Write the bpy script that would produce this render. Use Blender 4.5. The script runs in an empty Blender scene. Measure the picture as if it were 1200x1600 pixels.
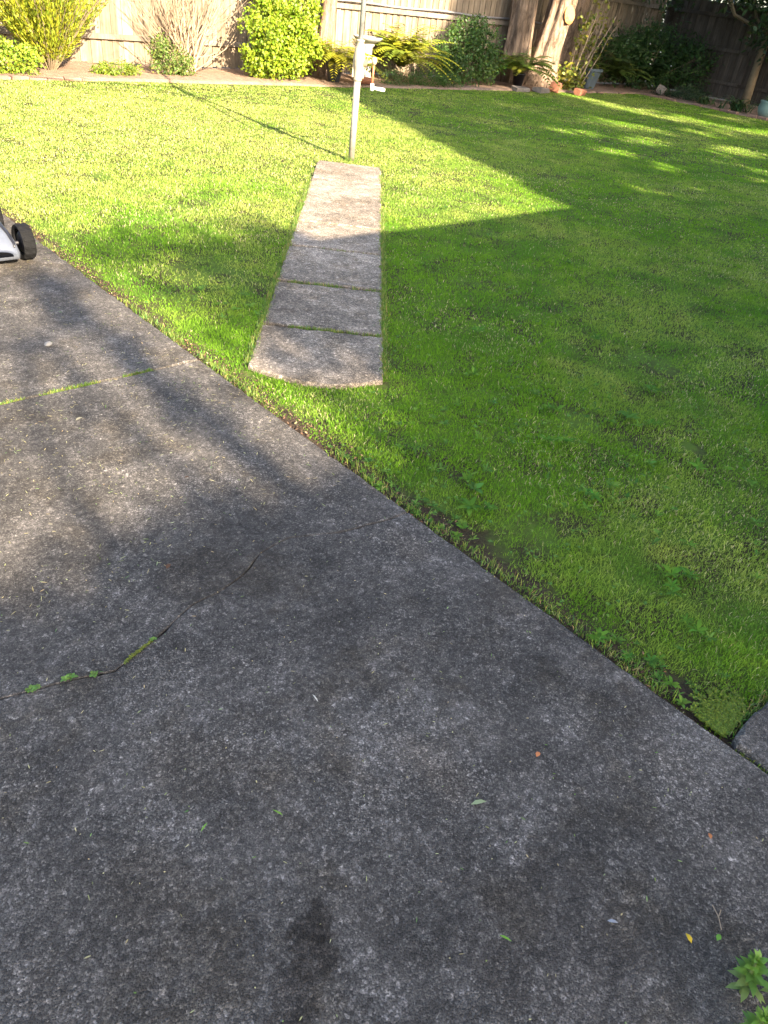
import bpy, math, random
import numpy as np
from mathutils import Vector, Matrix

R = math.radians
rng = np.random.default_rng(11)
random.seed(5)
scene = bpy.context.scene
col = scene.collection

# ------------------------------------------------------------------ camera
PITCH, ROLL = R(35.317), R(7.883)
right0 = Vector((0.691, -0.723, 0)).normalized()
hf = Vector((0.723, 0.691, 0)).normalized()
fwd = hf * math.cos(PITCH) + Vector((0, 0, -math.sin(PITCH)))
up0 = right0.cross(fwd)
cr, sr = math.cos(ROLL), math.sin(ROLL)
cx = right0 * cr + up0 * sr
cy = up0 * cr - right0 * sr
cam_d = bpy.data.cameras.new('camera')
cam = bpy.data.objects.new('camera', cam_d)
col.objects.link(cam)
cam.matrix_world = Matrix(((cx.x, cy.x, -fwd.x, 0), (cx.y, cy.y, -fwd.y, 0), (cx.z, cy.z, -fwd.z, 1.6), (0, 0, 0, 1)))
cam_d.sensor_fit = 'VERTICAL'
cam_d.sensor_height = 36
cam_d.lens = 26.09
cam_d.clip_start = 0.05
cam_d.clip_end = 500
scene.camera = cam

# ------------------------------------------------------------------ sky, sun, exposure
SUN_EL = R(27.5)
SAZ = Vector((0.104, 0.9946, 0)).normalized()          # the way the light travels over the ground
KX, KY = SAZ.x / math.tan(SUN_EL), SAZ.y / math.tan(SUN_EL)
world = bpy.data.worlds.new('World')
scene.world = world
world.use_nodes = True
wn = world.node_tree
sky = wn.nodes.new('ShaderNodeTexSky')
sky.sky_type = 'NISHITA'
sky.sun_disc = False
sky.sun_elevation = SUN_EL
sky.sun_rotation = R(186)
sky.dust_density = 2.2
sky.ozone_density = 0.7
bg = wn.nodes['Background']
bg.inputs['Strength'].default_value = 0.10
wn.links.new(sky.outputs[0], bg.inputs[0])
sun_d = bpy.data.lights.new('sun', 'SUN')
sun_d.energy = 4.6
sun_d.angle = R(0.5)
sun_d.color = (1.0, 0.85, 0.64)
sun = bpy.data.objects.new('sun', sun_d)
col.objects.link(sun)
ldir = Vector((SAZ.x * math.cos(SUN_EL), SAZ.y * math.cos(SUN_EL), -math.sin(SUN_EL)))
sun.rotation_euler = ldir.to_track_quat('-Z', 'Y').to_euler()
sun.location = (0, -20, 20)
vs = scene.view_settings
vs.view_transform = 'Standard'
vs.look = 'None'
vs.gamma = 1
vs.exposure = 2.75
vs.use_curve_mapping = False
scene.cycles.use_denoising = True
scene.cycles.max_bounces = 6
scene.cycles.diffuse_bounces = 3
scene.cycles.transmission_bounces = 3

# ------------------------------------------------------------------ numpy noise
_lat = np.random.default_rng(3).random((256, 256))
def vnoise(x, y, scale=1.0, octaves=3, seed=0):
    x = np.asarray(x, float) * scale + 37.7 * seed + 1000
    y = np.asarray(y, float) * scale + 91.3 * seed + 1000
    tot = 0; amp = 1; s = 0
    for o in range(octaves):
        xi = np.floor(x).astype(int); yi = np.floor(y).astype(int)
        fx = x - xi; fy = y - yi
        fx = fx * fx * (3 - 2 * fx); fy = fy * fy * (3 - 2 * fy)
        a = _lat[xi % 256, yi % 256]; b = _lat[(xi + 1) % 256, yi % 256]
        c = _lat[xi % 256, (yi + 1) % 256]; d = _lat[(xi + 1) % 256, (yi + 1) % 256]
        tot = tot + amp * ((a * (1 - fx) + b * fx) * (1 - fy) + (c * (1 - fx) + d * fx) * fy)
        s += amp; amp *= 0.5; x = x * 2.03 + 17; y = y * 2.03 + 5
    return tot / s

# ------------------------------------------------------------------ materials
class NT:
    def __init__(s, name):
        s.m = bpy.data.materials.new(name); s.m.use_nodes = True
        s.t = s.m.node_tree; s.b = s.t.nodes['Principled BSDF']
        s.out = s.t.nodes['Material Output']
    def n(s, typ, _p=None, **inp):
        nd = s.t.nodes.new('ShaderNode' + typ)
        for k, v in (_p or {}).items(): setattr(nd, k, v)
        for k, v in inp.items():
            key = int(k[1:]) if k[0] == 'i' and k[1:].isdigit() else k.replace('_', ' ')
            s.set(nd, key, v)
        return nd
    def set(s, nd, key, v):
        sock = nd.inputs[key]
        if hasattr(v, 'is_output'): s.t.links.new(v, sock)
        elif hasattr(v, 'outputs'): s.t.links.new(v.outputs[0], sock)
        else: sock.default_value = v
    def noise(s, vec, scale, detail=4, rough=0.55, dist=0.0):
        return s.n('TexNoise', Vector=vec, Scale=scale, Detail=detail, Roughness=rough, Distortion=dist).outputs['Fac']
    def ramp(s, v, stops):
        nd = s.n('ValToRGB', i0=v)
        el = nd.color_ramp.elements
        while len(el) < len(stops): el.new(0.5)
        for e, (p, c) in zip(el, stops):
            e.position = p
            e.color = (c, c, c, 1) if not isinstance(c, tuple) else (*c, 1)
        return nd.outputs[0]
    def maprange(s, v, a, b, c, d):
        return s.n('MapRange', Value=v, From_Min=a, From_Max=b, To_Min=c, To_Max=d).outputs[0]
    def math(s, op, a, b=0.0):
        return s.n('Math', {'operation': op}, i0=a, i1=b).outputs[0]
    def mix(s, f, a, b, mode='MIX'):
        nd = s.t.nodes.new('ShaderNodeMix'); nd.data_type = 'RGBA'; nd.blend_type = mode
        s.set(nd, 0, f)
        for k, v in ((6, a), (7, b)):
            s.set(nd, k, (*v, 1) if isinstance(v, tuple) and len(v) == 3 else v)
        return nd.outputs[2]
    def bump(s, h, strength, dist):
        b = s.n('Bump', Height=h, Strength=strength, Distance=dist)
        s.t.links.new(b.outputs[0], s.b.inputs['Normal'])
        return b
    def pos(s): return s.n('NewGeometry').outputs['Position']
    def obj(s): return s.n('TexCoord').outputs['Object']
    def rnd(s): return s.n('ObjectInfo').outputs['Random']

def plain(name, c, rough=0.6, metal=0.0, var=0.25, scale=9.0, bump=0.0, spec=0.5):
    t = NT(name)
    f = t.noise(t.obj(), scale, 5)
    k = t.maprange(f, 0.25, 0.75, 1 - var, 1 + var)
    t.set(t.b, 'Base Color', t.mix(1.0, c, k, 'MULTIPLY'))
    t.b.inputs['Roughness'].default_value = rough
    t.b.inputs['Metallic'].default_value = metal
    t.b.inputs['Specular IOR Level'].default_value = spec
    if bump: t.bump(t.noise(t.obj(), scale * 6, 5), bump, 0.01)
    return t.m

def foliage(name, trans=0.3, rough=0.55, spec=0.35):
    t = NT(name)
    a = t.n('Attribute', {'attribute_name': 'Col'}).outputs['Color']
    t.set(t.b, 'Base Color', a)
    t.b.inputs['Roughness'].default_value = rough
    t.b.inputs['Specular IOR Level'].default_value = spec
    tr = t.n('BsdfTranslucent', Color=t.mix(1.0, a, (1.15, 1.1, 0.6), 'MULTIPLY'))
    ms = t.n('MixShader', i0=trans, i1=t.b, i2=tr)
    t.t.links.new(ms.outputs[0], t.out.inputs[0])
    return t.m

def concrete(name, base, stains=(), dark=1.0):
    t = NT(name); p = t.pos()
    v = t.n('TexVoronoi', Vector=p, Scale=250.0)
    v2 = t.n('TexVoronoi', Vector=p, Scale=95.0)
    sep = t.n('SeparateColor', i0=v.outputs['Color'])
    sep2 = t.n('SeparateColor', i0=v2.outputs['Color'])
    g1 = t.ramp(sep.outputs[0], [(0.0, 0.42), (0.5, 0.8), (0.80, 1.22), (0.94, 1.8), (1.0, 2.7)])
    g3 = t.ramp(sep2.outputs[1], [(0.0, 0.72), (0.7, 1.0), (0.96, 1.25), (1.0, 2.0)])
    g1 = t.mix(t.ramp(t.noise(p, 2.3, 5, 0.65), [(0.38, 0.55), (0.62, 1.0)]), (0.95, 0.95, 0.95), g1)
    g2 = t.maprange(t.noise(p, 420, 3, 0.75), 0.3, 0.7, 0.45, 1.55)
    big = t.maprange(t.noise(p, 1.0, 9, 0.66), 0.35, 0.65, 0.6, 1.42)
    mid = t.maprange(t.noise(p, 6.0, 9, 0.74), 0.34, 0.66, 0.66, 1.36)
    blotch = t.maprange(t.noise(p, 32, 6, 0.75), 0.32, 0.68, 0.72, 1.3)
    c = t.mix(1.0, base, g1, 'MULTIPLY')
    for k in (g2, g3, big, mid, blotch): c = t.mix(1.0, c, k, 'MULTIPLY')
    # pale lichen film and brown dirt film, both over the same grain
    lm = t.ramp(t.noise(p, 8.5, 9, 0.78), [(0.52, 0.0), (0.60, 0.75)])
    c = t.mix(lm, c, t.mix(1.0, c, (1.52, 1.53, 1.56), 'MULTIPLY'))
    bm = t.ramp(t.noise(t.n('VectorMath', {'operation': 'ADD'}, i0=p, i1=(7.3, 2.1, 0)), 2.8, 9, 0.74), [(0.52, 0.0), (0.60, 0.6)])
    c = t.mix(bm, c, t.mix(1.0, c, (0.66, 0.6, 0.49), 'MULTIPLY'))
    wob = t.n('VectorMath', {'operation': 'SCALE'}, i0=t.n('VectorMath', {'operation': 'SUBTRACT'}, i0=t.n('TexNoise', Vector=p, Scale=24.0, Detail=6.0, Roughness=0.7).outputs['Color'], i1=(0.5, 0.5, 0.5)), Scale=0.14)
    pw = t.n('VectorMath', {'operation': 'ADD'}, i0=p, i1=wob)
    for (sx, sy, rx, ry, st, tint) in stains:
        q = t.n('VectorMath', {'operation': 'MULTIPLY'}, i0=t.n('VectorMath', {'operation': 'SUBTRACT'}, i0=pw, i1=(sx, sy, 0)), i1=(1 / rx, 1 / ry, 0))
        d = t.n('VectorMath', {'operation': 'LENGTH'}, i0=q).outputs['Value']
        f = t.n('MapRange', {'interpolation_type': 'SMOOTHSTEP'}, Value=d, From_Min=0.7, From_Max=1.15, To_Min=st, To_Max=0.0).outputs[0]
        f = t.math('MULTIPLY', f, t.maprange(t.noise(p, 60, 4, 0.7), 0.35, 0.6, 0.55, 1.0))
        c = t.mix(f, c, t.mix(1.0, c, tint, 'MULTIPLY'))
    t.set(t.b, 'Base Color', c)
    t.b.inputs['Roughness'].default_value = 0.88
    t.b.inputs['Specular IOR Level'].default_value = 0.25
    h = t.math('ADD', t.math('MULTIPLY', v.outputs['Distance'], -0.9), t.math('MULTIPLY', t.noise(p, 260, 3, 0.7), 0.8))
    h = t.math('ADD', h, t.math('MULTIPLY', t.noise(p, 30, 4), 0.9))
    t.bump(h, 0.75, 0.005)
    return t.m

def soil(name, c1, c2, moss=None):
    t = NT(name); p = t.pos()
    f = t.noise(p, 9, 8, 0.7)
    c = t.mix(t.maprange(f, 0.3, 0.7, 0, 1), c1, c2)
    c = t.mix(1.0, c, t.maprange(t.noise(p, 90, 4, 0.7), 0.3, 0.7, 0.5, 1.5), 'MULTIPLY')
    if moss: c = t.mix(t.ramp(t.noise(p, 4, 6, 0.65), [(0.42, 0.0), (0.55, 0.9)]), c, moss)
    if moss:
        ex = t.n('SeparateXYZ', i0=p).outputs[0]
        f2 = t.math('ADD', ex, t.math('MULTIPLY', t.noise(p, 7, 5, 0.7), -0.22))
        c = t.mix(t.maprange(f2, DX - 0.02, DX + 0.06, 1, 0), c, t.mix(1.0, (0.055, 0.038, 0.026), t.maprange(t.noise(p, 90, 4, 0.7), 0.3, 0.7, 0.5, 1.6), 'MULTIPLY'))
    t.set(t.b, 'Base Color', c)
    t.b.inputs['Roughness'].default_value = 0.95
    t.b.inputs['Specular IOR Level'].default_value = 0.1
    t.bump(t.noise(p, 60, 6, 0.7), 0.9, 0.02)
    return t.m

def timber(name, c1, c2):
    t = NT(name); o = t.obj(); r = t.rnd()
    off = t.n('CombineXYZ', i0=t.math('MULTIPLY', r, 31.0), i1=t.math('MULTIPLY', r, 17.0), i2=t.math('MULTIPLY', r, 7.0))
    q = t.n('VectorMath', {'operation': 'ADD'}, i0=o, i1=off)
    st = t.n('VectorMath', {'operation': 'MULTIPLY'}, i0=q, i1=(38, 38, 2.2))
    f = t.noise(st, 1.0, 7, 0.65, 0.3)
    c = t.mix(t.maprange(f, 0.3, 0.7, 0, 1), c1, c2)
    c = t.mix(1.0, c, t.maprange(r, 0, 1, 0.72, 1.22), 'MULTIPLY')
    c = t.mix(1.0, c, t.maprange(t.noise(q, 3.5, 5), 0.3, 0.7, 0.72, 1.2), 'MULTIPLY')
    # lichen and knots
    c = t.mix(t.ramp(t.noise(q, 16, 5, 0.7), [(0.62, 0.0), (0.7, 0.6)]), c, (0.13, 0.115, 0.095))
    t.set(t.b, 'Base Color', c)
    t.b.inputs['Roughness'].default_value = 0.9
    t.b.inputs['Specular IOR Level'].default_value = 0.15
    t.bump(f, 0.6, 0.006)
    return t.m

def bark(name, c1, c2):
    t = NT(name); o = t.obj()
    st = t.n('VectorMath', {'operation': 'MULTIPLY'}, i0=o, i1=(16, 16, 2.6))
    f = t.noise(st, 1.0, 8, 0.7, 0.8)
    c = t.mix(t.ramp(f, [(0.36, 0.0), (0.6, 1.0)]), c1, c2)
    c = t.mix(1.0, c, t.maprange(t.noise(o, 3, 5), 0.3, 0.7, 0.65, 1.3), 'MULTIPLY')
    t.set(t.b, 'Base Color', c)
    t.b.inputs['Roughness'].default_value = 0.9
    t.b.inputs['Specular IOR Level'].default_value = 0.15
    t.bump(f, 1.0, 0.09)
    return t.m

DX = 1.71                       # right-hand edge of the driveway
M = {}
M['drive'] = concrete('driveway_concrete', (0.075, 0.0665, 0.059), [
    (0.53, 0.535, 0.042, 0.05, 0.9, (0.3, 0.26, 0.225)), (0.49, 0.50, 0.05, 0.055, 0.85, (0.33, 0.29, 0.25)), (0.425, 0.46, 0.05, 0.05, 0.75, (0.4, 0.36, 0.32)), (0.365, 0.415, 0.055, 0.05, 0.7, (0.42, 0.38, 0.34)),
    (0.52, 1.03, 0.10, 0.12, 0.55, (0.55, 0.5, 0.42)), (0.30, 0.82, 0.10, 0.10, 0.5, (0.6, 0.54, 0.45)),
    (0.9, 1.62, 0.15, 0.14, 0.6, (0.6, 0.54, 0.45)), (1.25, 0.05, 0.34, 0.30, 0.5, (0.62, 0.61, 0.59)), (1.35, 0.55, 0.25, 0.3, 0.25, (0.6, 0.59, 0.57)), (0.2, 0.75, 0.2, 0.3, 0.4, (0.62, 0.6, 0.57)),
    (1.12, 1.22, 0.07, 0.05, 0.5, (0.6, 0.57, 0.55)), (0.9, 0.2, 0.2, 0.2, 0.45, (0.65, 0.62, 0.6))])
M['path'] = concrete('path_concrete', (0.21, 0.172, 0.134))
M['dirt'] = soil('bare_dirt', (0.05, 0.036, 0.024), (0.11, 0.08, 0.055))
M['lawn'] = soil('lawn_soil', (0.04, 0.036, 0.016), (0.07, 0.064, 0.026), (0.09, 0.145, 0.02))
M['bed'] = soil('bark_mulch', (0.17, 0.11, 0.075), (0.34, 0.235, 0.165))
M['leaf'] = foliage('leaf', 0.3, 0.5, 0.35)
M['grass'] = foliage('grass_blade', 0.45, 0.7, 0.08)
M['dry'] = foliage('dry_litter', 0.1, 0.8, 0.1)
M['fence'] = timber('weathered_paling', (0.15, 0.112, 0.075), (0.28, 0.222, 0.16))
M['rail'] = timber('fence_rail', (0.15, 0.12, 0.09), (0.27, 0.22, 0.17))
M['shadefence'] = timber('shaded_paling', (0.05, 0.04, 0.033), (0.11, 0.09, 0.073))  # paling colour darkened to stand in for deep shade on the side fence
M['bark'] = bark('tree_bark', (0.09, 0.06, 0.04), (0.33, 0.235, 0.165))
M['bark2'] = bark('smooth_bark', (0.20, 0.125, 0.08), (0.34, 0.24, 0.17))
M['twig'] = plain('pale_twig', (0.26, 0.19, 0.125), 0.85, var=0.3)
M['stem'] = plain('stem', (0.16, 0.12, 0.07), 0.85, var=0.3)
M['galv'] = plain('galvanised_steel', (0.32, 0.32, 0.31), 0.5, 0.4, 0.22, 14, 0.05)
M['galvdull'] = plain('dull_galvanised_steel', (0.25, 0.22, 0.18), 0.7, 0.1, 0.3, 12, 0.1)
M['cream'] = plain('cream_casting', (0.36, 0.29, 0.2), 0.6, 0.0, 0.22, 18, 0.1)
M['rustred'] = plain('red_oxide_rod', (0.42, 0.12, 0.055), 0.6)
M['white'] = plain('white_grip', (0.75, 0.74, 0.7), 0.5, var=0.08)
M['stone'] = plain('cast_stone', (0.30, 0.285, 0.26), 0.85, var=0.2, scale=14, bump=0.2)
M['fieldstone'] = plain('field_stone', (0.17, 0.14, 0.115), 0.9, var=0.35, scale=14, bump=0.4)
M['terra'] = plain('terracotta', (0.38, 0.15, 0.08), 0.85, var=0.3, scale=11, bump=0.2)
M['brick'] = plain('old_brick', (0.2, 0.115, 0.08), 0.9, var=0.45, scale=14, bump=0.4)
M['potgrey'] = plain('grey_pot', (0.05, 0.055, 0.062), 0.5, var=0.15)
M['potblue'] = plain('blue_grey_pot', (0.065, 0.085, 0.10), 0.5, var=0.15)
M['potgreen'] = plain('celadon_pot', (0.15, 0.22, 0.19), 0.35, var=0.15)
M['black'] = plain('black_rubber', (0.006, 0.006, 0.0065), 0.85, var=0.3, scale=30, bump=0.1, spec=0.15)
M['blackplastic'] = plain('black_plastic', (0.012, 0.012, 0.016), 0.4, var=0.1)
M['silver'] = plain('shaded_silver_paint', (0.095, 0.105, 0.13), 0.35, 0.1, 0.08, 20)  # silver darkened and blued, shade on the mower put into the colour
M['pipe'] = plain('conduit_grey', (0.17, 0.16, 0.16), 0.6)
M['weatherboard'] = plain('painted_boards', (0.62, 0.58, 0.5), 0.7)
M['roof'] = plain('roof_tile', (0.25, 0.12, 0.08), 0.8, bump=0.3)
M['glass'] = plain('window_glass', (0.03, 0.035, 0.04), 0.08, var=0.05)
M['stonechip'] = plain('grey_pebble', (0.2, 0.19, 0.18), 0.85, bump=0.3)

# ------------------------------------------------------------------ mesh helpers
def tag(o, label=None, cat=None, group=None, kind=None):
    if label: o['label'] = label
    if cat: o['category'] = cat
    if group: o['group'] = group
    if kind: o['kind'] = kind
    return o
def empty(name, loc=(0, 0, 0), rz=0.0):
    o = bpy.data.objects.new(name, None); col.objects.link(o)
    o.location = loc; o.rotation_euler = (0, 0, rz); o.empty_display_size = 0.1
    return o
def link(name, me, parent=None, loc=(0, 0, 0), rot=(0, 0, 0)):
    o = bpy.data.objects.new(name, me); col.objects.link(o)
    o.parent = parent; o.location = loc; o.rotation_euler = rot
    return o

class MB:
    def __init__(s): s.v = []; s.f = []
    def add(s, vs_, fs):
        k = len(s.v); s.v += [tuple(q) for q in vs_]; s.f += [tuple(i + k for i in f) for f in fs]; return s
    def box(s, c, d, ch=0.0):
        x, y, z = c; a, b, h = d[0] / 2, d[1] / 2, d[2] / 2
        if not ch:
            v = [(x + i * a, y + j * b, z + k * h) for k in (-1, 1) for j in (-1, 1) for i in (-1, 1)]
            return s.add(v, [(0, 2, 3, 1), (4, 5, 7, 6), (0, 1, 5, 4), (2, 6, 7, 3), (0, 4, 6, 2), (1, 3, 7, 5)])
        # chamfered top and bottom rims
        rings = []
        for zz, e in ((-h, ch), (-h + ch, 0), (h - ch, 0), (h, ch)):
            rings.append([(x + i * (a - e), y + j * (b - e), z + zz) for i, j in ((-1, -1), (1, -1), (1, 1), (-1, 1))])
        v = sum(rings, []); f = [(3, 2, 1, 0), (12, 13, 14, 15)]
        for r_ in range(3):
            for i in range(4):
                f.append((r_ * 4 + i, r_ * 4 + (i + 1) % 4, r_ * 4 + 4 + (i + 1) % 4, r_ * 4 + 4 + i))
        return s.add(v, f)
    def tube(s, pts, rad, n=8, caps=True):
        pts = [Vector(p) for p in pts]
        if not hasattr(rad, '__len__'): rad = [rad] * len(pts)
        vs_ = []; ref = None
        for i, p in enumerate(pts):
            d = (pts[min(i + 1, len(pts) - 1)] - pts[max(i - 1, 0)])
            d = d.normalized() if d.length > 1e-9 else Vector((0, 0, 1))
            if ref is None: ref = d.orthogonal().normalized()
            ref = (ref - d * ref.dot(d))
            ref = ref.normalized() if ref.length > 1e-6 else d.orthogonal().normalized()
            b = d.cross(ref)
            for k in range(n):
                a = 2 * math.pi * k / n
                vs_.append(p + (ref * math.cos(a) + b * math.sin(a)) * rad[i])
        f = []
        for i in range(len(pts) - 1):
            for k in range(n):
                f.append((i * n + k, i * n + (k + 1) % n, (i + 1) * n + (k + 1) % n, (i + 1) * n + k))
        if caps:
            f.append(tuple(reversed(range(n)))); f.append(tuple((len(pts) - 1) * n + k for k in range(n)))
        return s.add(vs_, f)
    def lathe(s, prof, c=(0, 0, 0), n=24, sq=0.0):
        vs_ = []; f = []
        for r_, z in prof:
            for k in range(n):
                a = 2 * math.pi * k / n
                q = r_
                if sq: q = r_ / max(abs(math.cos(a)), abs(math.sin(a))) ** sq
                vs_.append((c[0] + q * math.cos(a), c[1] + q * math.sin(a), c[2] + z))
        for i in range(len(prof) - 1):
            for k in range(n):
                f.append((i * n + k, i * n + (k + 1) % n, (i + 1) * n + (k + 1) % n, (i + 1) * n + k))
        f.append(tuple(reversed(range(n)))); f.append(tuple((len(prof) - 1) * n + k for k in range(n)))
        return s.add(vs_, f)
    def mesh(s, name, mat, smooth=False):
        me = bpy.data.meshes.new(name); me.from_pydata(s.v, [], s.f)
        if mat: me.materials.append(mat)
        if smooth: me.shade_smooth(); 
        me.update(); return me
    def build(s, name, mat, parent=None, smooth=False, loc=(0, 0, 0), rot=(0, 0, 0)):
        return link(name, s.mesh(name, mat, smooth), parent, loc, rot)

def np_mesh(name, V, F, C, mat):
    """V (n,3), F (m,3) triangles, C (n,3) vertex colour = the leaf's own colour"""
    me = bpy.data.meshes.new(name)
    V = np.ascontiguousarray(V, np.float32); F = np.ascontiguousarray(F, np.int32)
    me.vertices.add(len(V)); me.vertices.foreach_set('co', V.ravel())
    me.loops.add(F.size); me.loops.foreach_set('vertex_index', F.ravel())
    me.polygons.add(len(F)); me.polygons.foreach_set('loop_start', np.arange(0, F.size, 3, dtype=np.int32))
    me.update(calc_edges=True)
    ca = me.color_attributes.new('Col', 'FLOAT_COLOR', 'POINT')
    C4 = np.ones((len(V), 4), np.float32); C4[:, :3] = np.clip(C, 0, 1)
    ca.data.foreach_set('color', C4.ravel())
    me.materials.append(mat)
    return me

def unit(a): return a / np.maximum(np.linalg.norm(a, axis=1, keepdims=True), 1e-9)

def leaves(P, D, L, Wd, C, fold=0.25, N=None, droop=0.0):
    """n leaves: base P, direction D, length L, width Wd, colour C. Six-point leaf, four triangles."""
    n = len(P); L = np.broadcast_to(L, n)[:, None]; Wd = np.broadcast_to(Wd, n)[:, None]
    D = unit(D)
    if N is None:
        N = rng.normal(size=(n, 3)) * 0.6 + np.array([0, 0, 1.0])
    S = unit(np.cross(D, N)); U = np.cross(S, D)
    dz = np.array([0, 0, -1.0])
    m1 = P + D * L * 0.35; m2 = P + D * L * 0.7 + dz * L * droop * 0.35
    tip = P + D * L + dz * L * droop
    a = m1 + S * Wd * 0.5 + U * Wd * fold; b = m1 - S * Wd * 0.5 + U * Wd * fold
    c = m2 + S * Wd * 0.4 + U * Wd * fold; d = m2 - S * Wd * 0.4 + U * Wd * fold
    V = np.stack([P, a, b, c, d, tip], 1).reshape(-1, 3)
    k = (np.arange(n) * 6)[:, None]
    F = np.concatenate([k + [[0, 1, 2]], k + [[1, 3, 2]], k + [[3, 4, 2]], k + [[3, 5, 4]]], 1).reshape(-1, 3)
    return V, F, np.repeat(C, 6, axis=0)

def leaves2(P, D, L, Wd, C):
    n = len(P); L = np.broadcast_to(L, n)[:, None]; Wd = np.broadcast_to(Wd, n)[:, None]
    D = unit(D); S = unit(np.cross(D, rng.normal(size=(n, 3))))
    m = P + D * L * 0.45
    V = np.stack([P, m + S * Wd * 0.5, P + D * L, m - S * Wd * 0.5], 1).reshape(-1, 3)
    k = (np.arange(n) * 4)[:, None]
    F = np.concatenate([k + [[0, 1, 2]], k + [[0, 2, 3]]], 1).reshape(-1, 3)
    return V, F, np.repeat(C, 4, axis=0)

def cat(parts):
    Vs, Fs, Cs = [], [], []; k = 0
    for V, F, C in parts:
        Vs.append(V); Fs.append(F + k); Cs.append(C); k += len(V)
    return np.concatenate(Vs), np.concatenate(Fs), np.concatenate(Cs)

def cols(n, c, var=0.25, hue=0.12, c2=None, mixp=0.0):
    c = np.array(c)[None]; out = np.repeat(c, n, 0)
    if c2 is not None:
        w = (rng.random(n) < mixp).astype(float)[:, None] * rng.random((n, 1))
        out = out * (1 - w) + np.array(c2)[None] * w
    out = out * (1 + var * rng.normal(size=(n, 1)))
    out[:, 0] *= 1 + hue * rng.normal(size=n)
    return np.clip(out, 0.004, 0.9)

# ------------------------------------------------------------------ layout (metres; X along the back fence, Y from the house to the fence)
DX = 1.71                       # right-hand edge of the driveway
PO = np.array([1.84, 2.80]); PU = np.array([0.661, 0.750]); PV = np.array([0.750, -0.661]); PW = 0.665
BEDY, FENY, SIDEX, SBEDX = 11.75, 13.4, 22.5, 19.5

def path_uv(x, y):
    dx = x - PO[0]; dy = y - PO[1]
    return dx * PU[0] + dy * PU[1], dx * PV[0] + dy * PV[1]

# ------------------------------------------------------------------ ground
def sheet(name, x0, x1, y0, y1, z, mat, step=None, amp=0.0, kind='structure'):
    nx = max(2, int((x1 - x0) / (step or 1e9)) + 2); ny = max(2, int((y1 - y0) / (step or 1e9)) + 2)
    X, Y = np.meshgrid(np.linspace(x0, x1, nx), np.linspace(y0, y1, ny), indexing='ij')
    Z = z + (amp * (vnoise(X, Y, 1.3, 3, 4) - 0.5) * 2 if amp else 0 * X)
    if name == 'garden_bed': (Z[:, 0] if y1 > 12 else Z[0]).__iadd__(-0.07)
    me = bpy.data.meshes.new(name)
    idx = np.arange(nx * ny).reshape(nx, ny)
    f = np.stack([idx[:-1, :-1], idx[1:, :-1], idx[1:, 1:], idx[:-1, 1:]], -1).reshape(-1, 4)
    if name == 'lawn':                                   # no turf under the path slabs
        cxy = np.stack([X, Y], -1).reshape(-1, 2)[f].mean(1); uu, vv = path_uv(cxy[:, 0], cxy[:, 1])
        f = f[~((vv > .07) & (vv < PW - .07) & (uu > .06) & (uu < 5.12))]
    me.from_pydata(np.stack([X, Y, Z], -1).reshape(-1, 3).tolist(), [], f.tolist())
    me.materials.append(mat); me.shade_smooth()
    return tag(link(name, me), kind=kind)
sheet('ground', -150, 150, -150, 150, -0.14, M['dirt'])
sheet('lawn', DX - 0.02, SBEDX + 0.1, 0.15, BEDY + 0.3, -0.02, M['lawn'], 0.12, 0.012)
sheet('garden_bed', -4, SIDEX - 0.02, BEDY - 0.02, FENY + 0.3, 0.008, M['bed'], 0.08, 0.03)
sheet('garden_bed', SBEDX + 0.1, SIDEX + 0.2, -2, BEDY + 0.05, 0.0, M['bed'], 0.1, 0.03)

# ------------------------------------------------------------------ concrete slabs
def slab(name, poly, mat, parent, z=0.0, th=0.1, jit=0.003, ch=0.005, step=0.035):
    pts = []
    for i in range(len(poly)):
        a = np.array(poly[i], float); b = np.array(poly[(i + 1) % len(poly)], float)
        n = max(1, int(np.linalg.norm(b - a) / step)); n = min(n, 120)
        for k in range(n):
            q = a + (b - a) * k / n
            pts.append(q + rng.normal(size=2) * jit * (0.3 if k == 0 else 1))
    pts = np.array(pts); n = len(pts)
    pts = pts + 2.2 * jit * np.stack([vnoise(pts[:, 0], pts[:, 1], 5, 3, 33) - .5, vnoise(pts[:, 0], pts[:, 1], 5, 3, 34) - .5], 1)
    t = np.roll(pts, -1, 0) - np.roll(pts, 1, 0); nrm = unit(np.stack([-t[:, 1], t[:, 0]], 1))   # inward for counter-clockwise
    chv = ch * (0.5 + 1.2 * rng.random((n, 1)))
    chv[rng.random(n) < 0.06] *= 2.2
    top = pts + nrm * chv
    V = [(*p, z - th) for p in pts] + [(*p, z - float(c)) for p, c in zip(pts, chv[:, 0])] + [(*p, z) for p in top]
    F = []
    for i in range(n):
        j = (i + 1) % n
        F += [(i, j, n + j, n + i), (n + i, n + j, 2 * n + j, 2 * n + i)]
    F.append(tuple(2 * n + i for i in range(n)))
    me = bpy.data.meshes.new(name); me.from_pydata(V, [], F); me.materials.append(mat)
    return link(name, me, parent)

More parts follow.
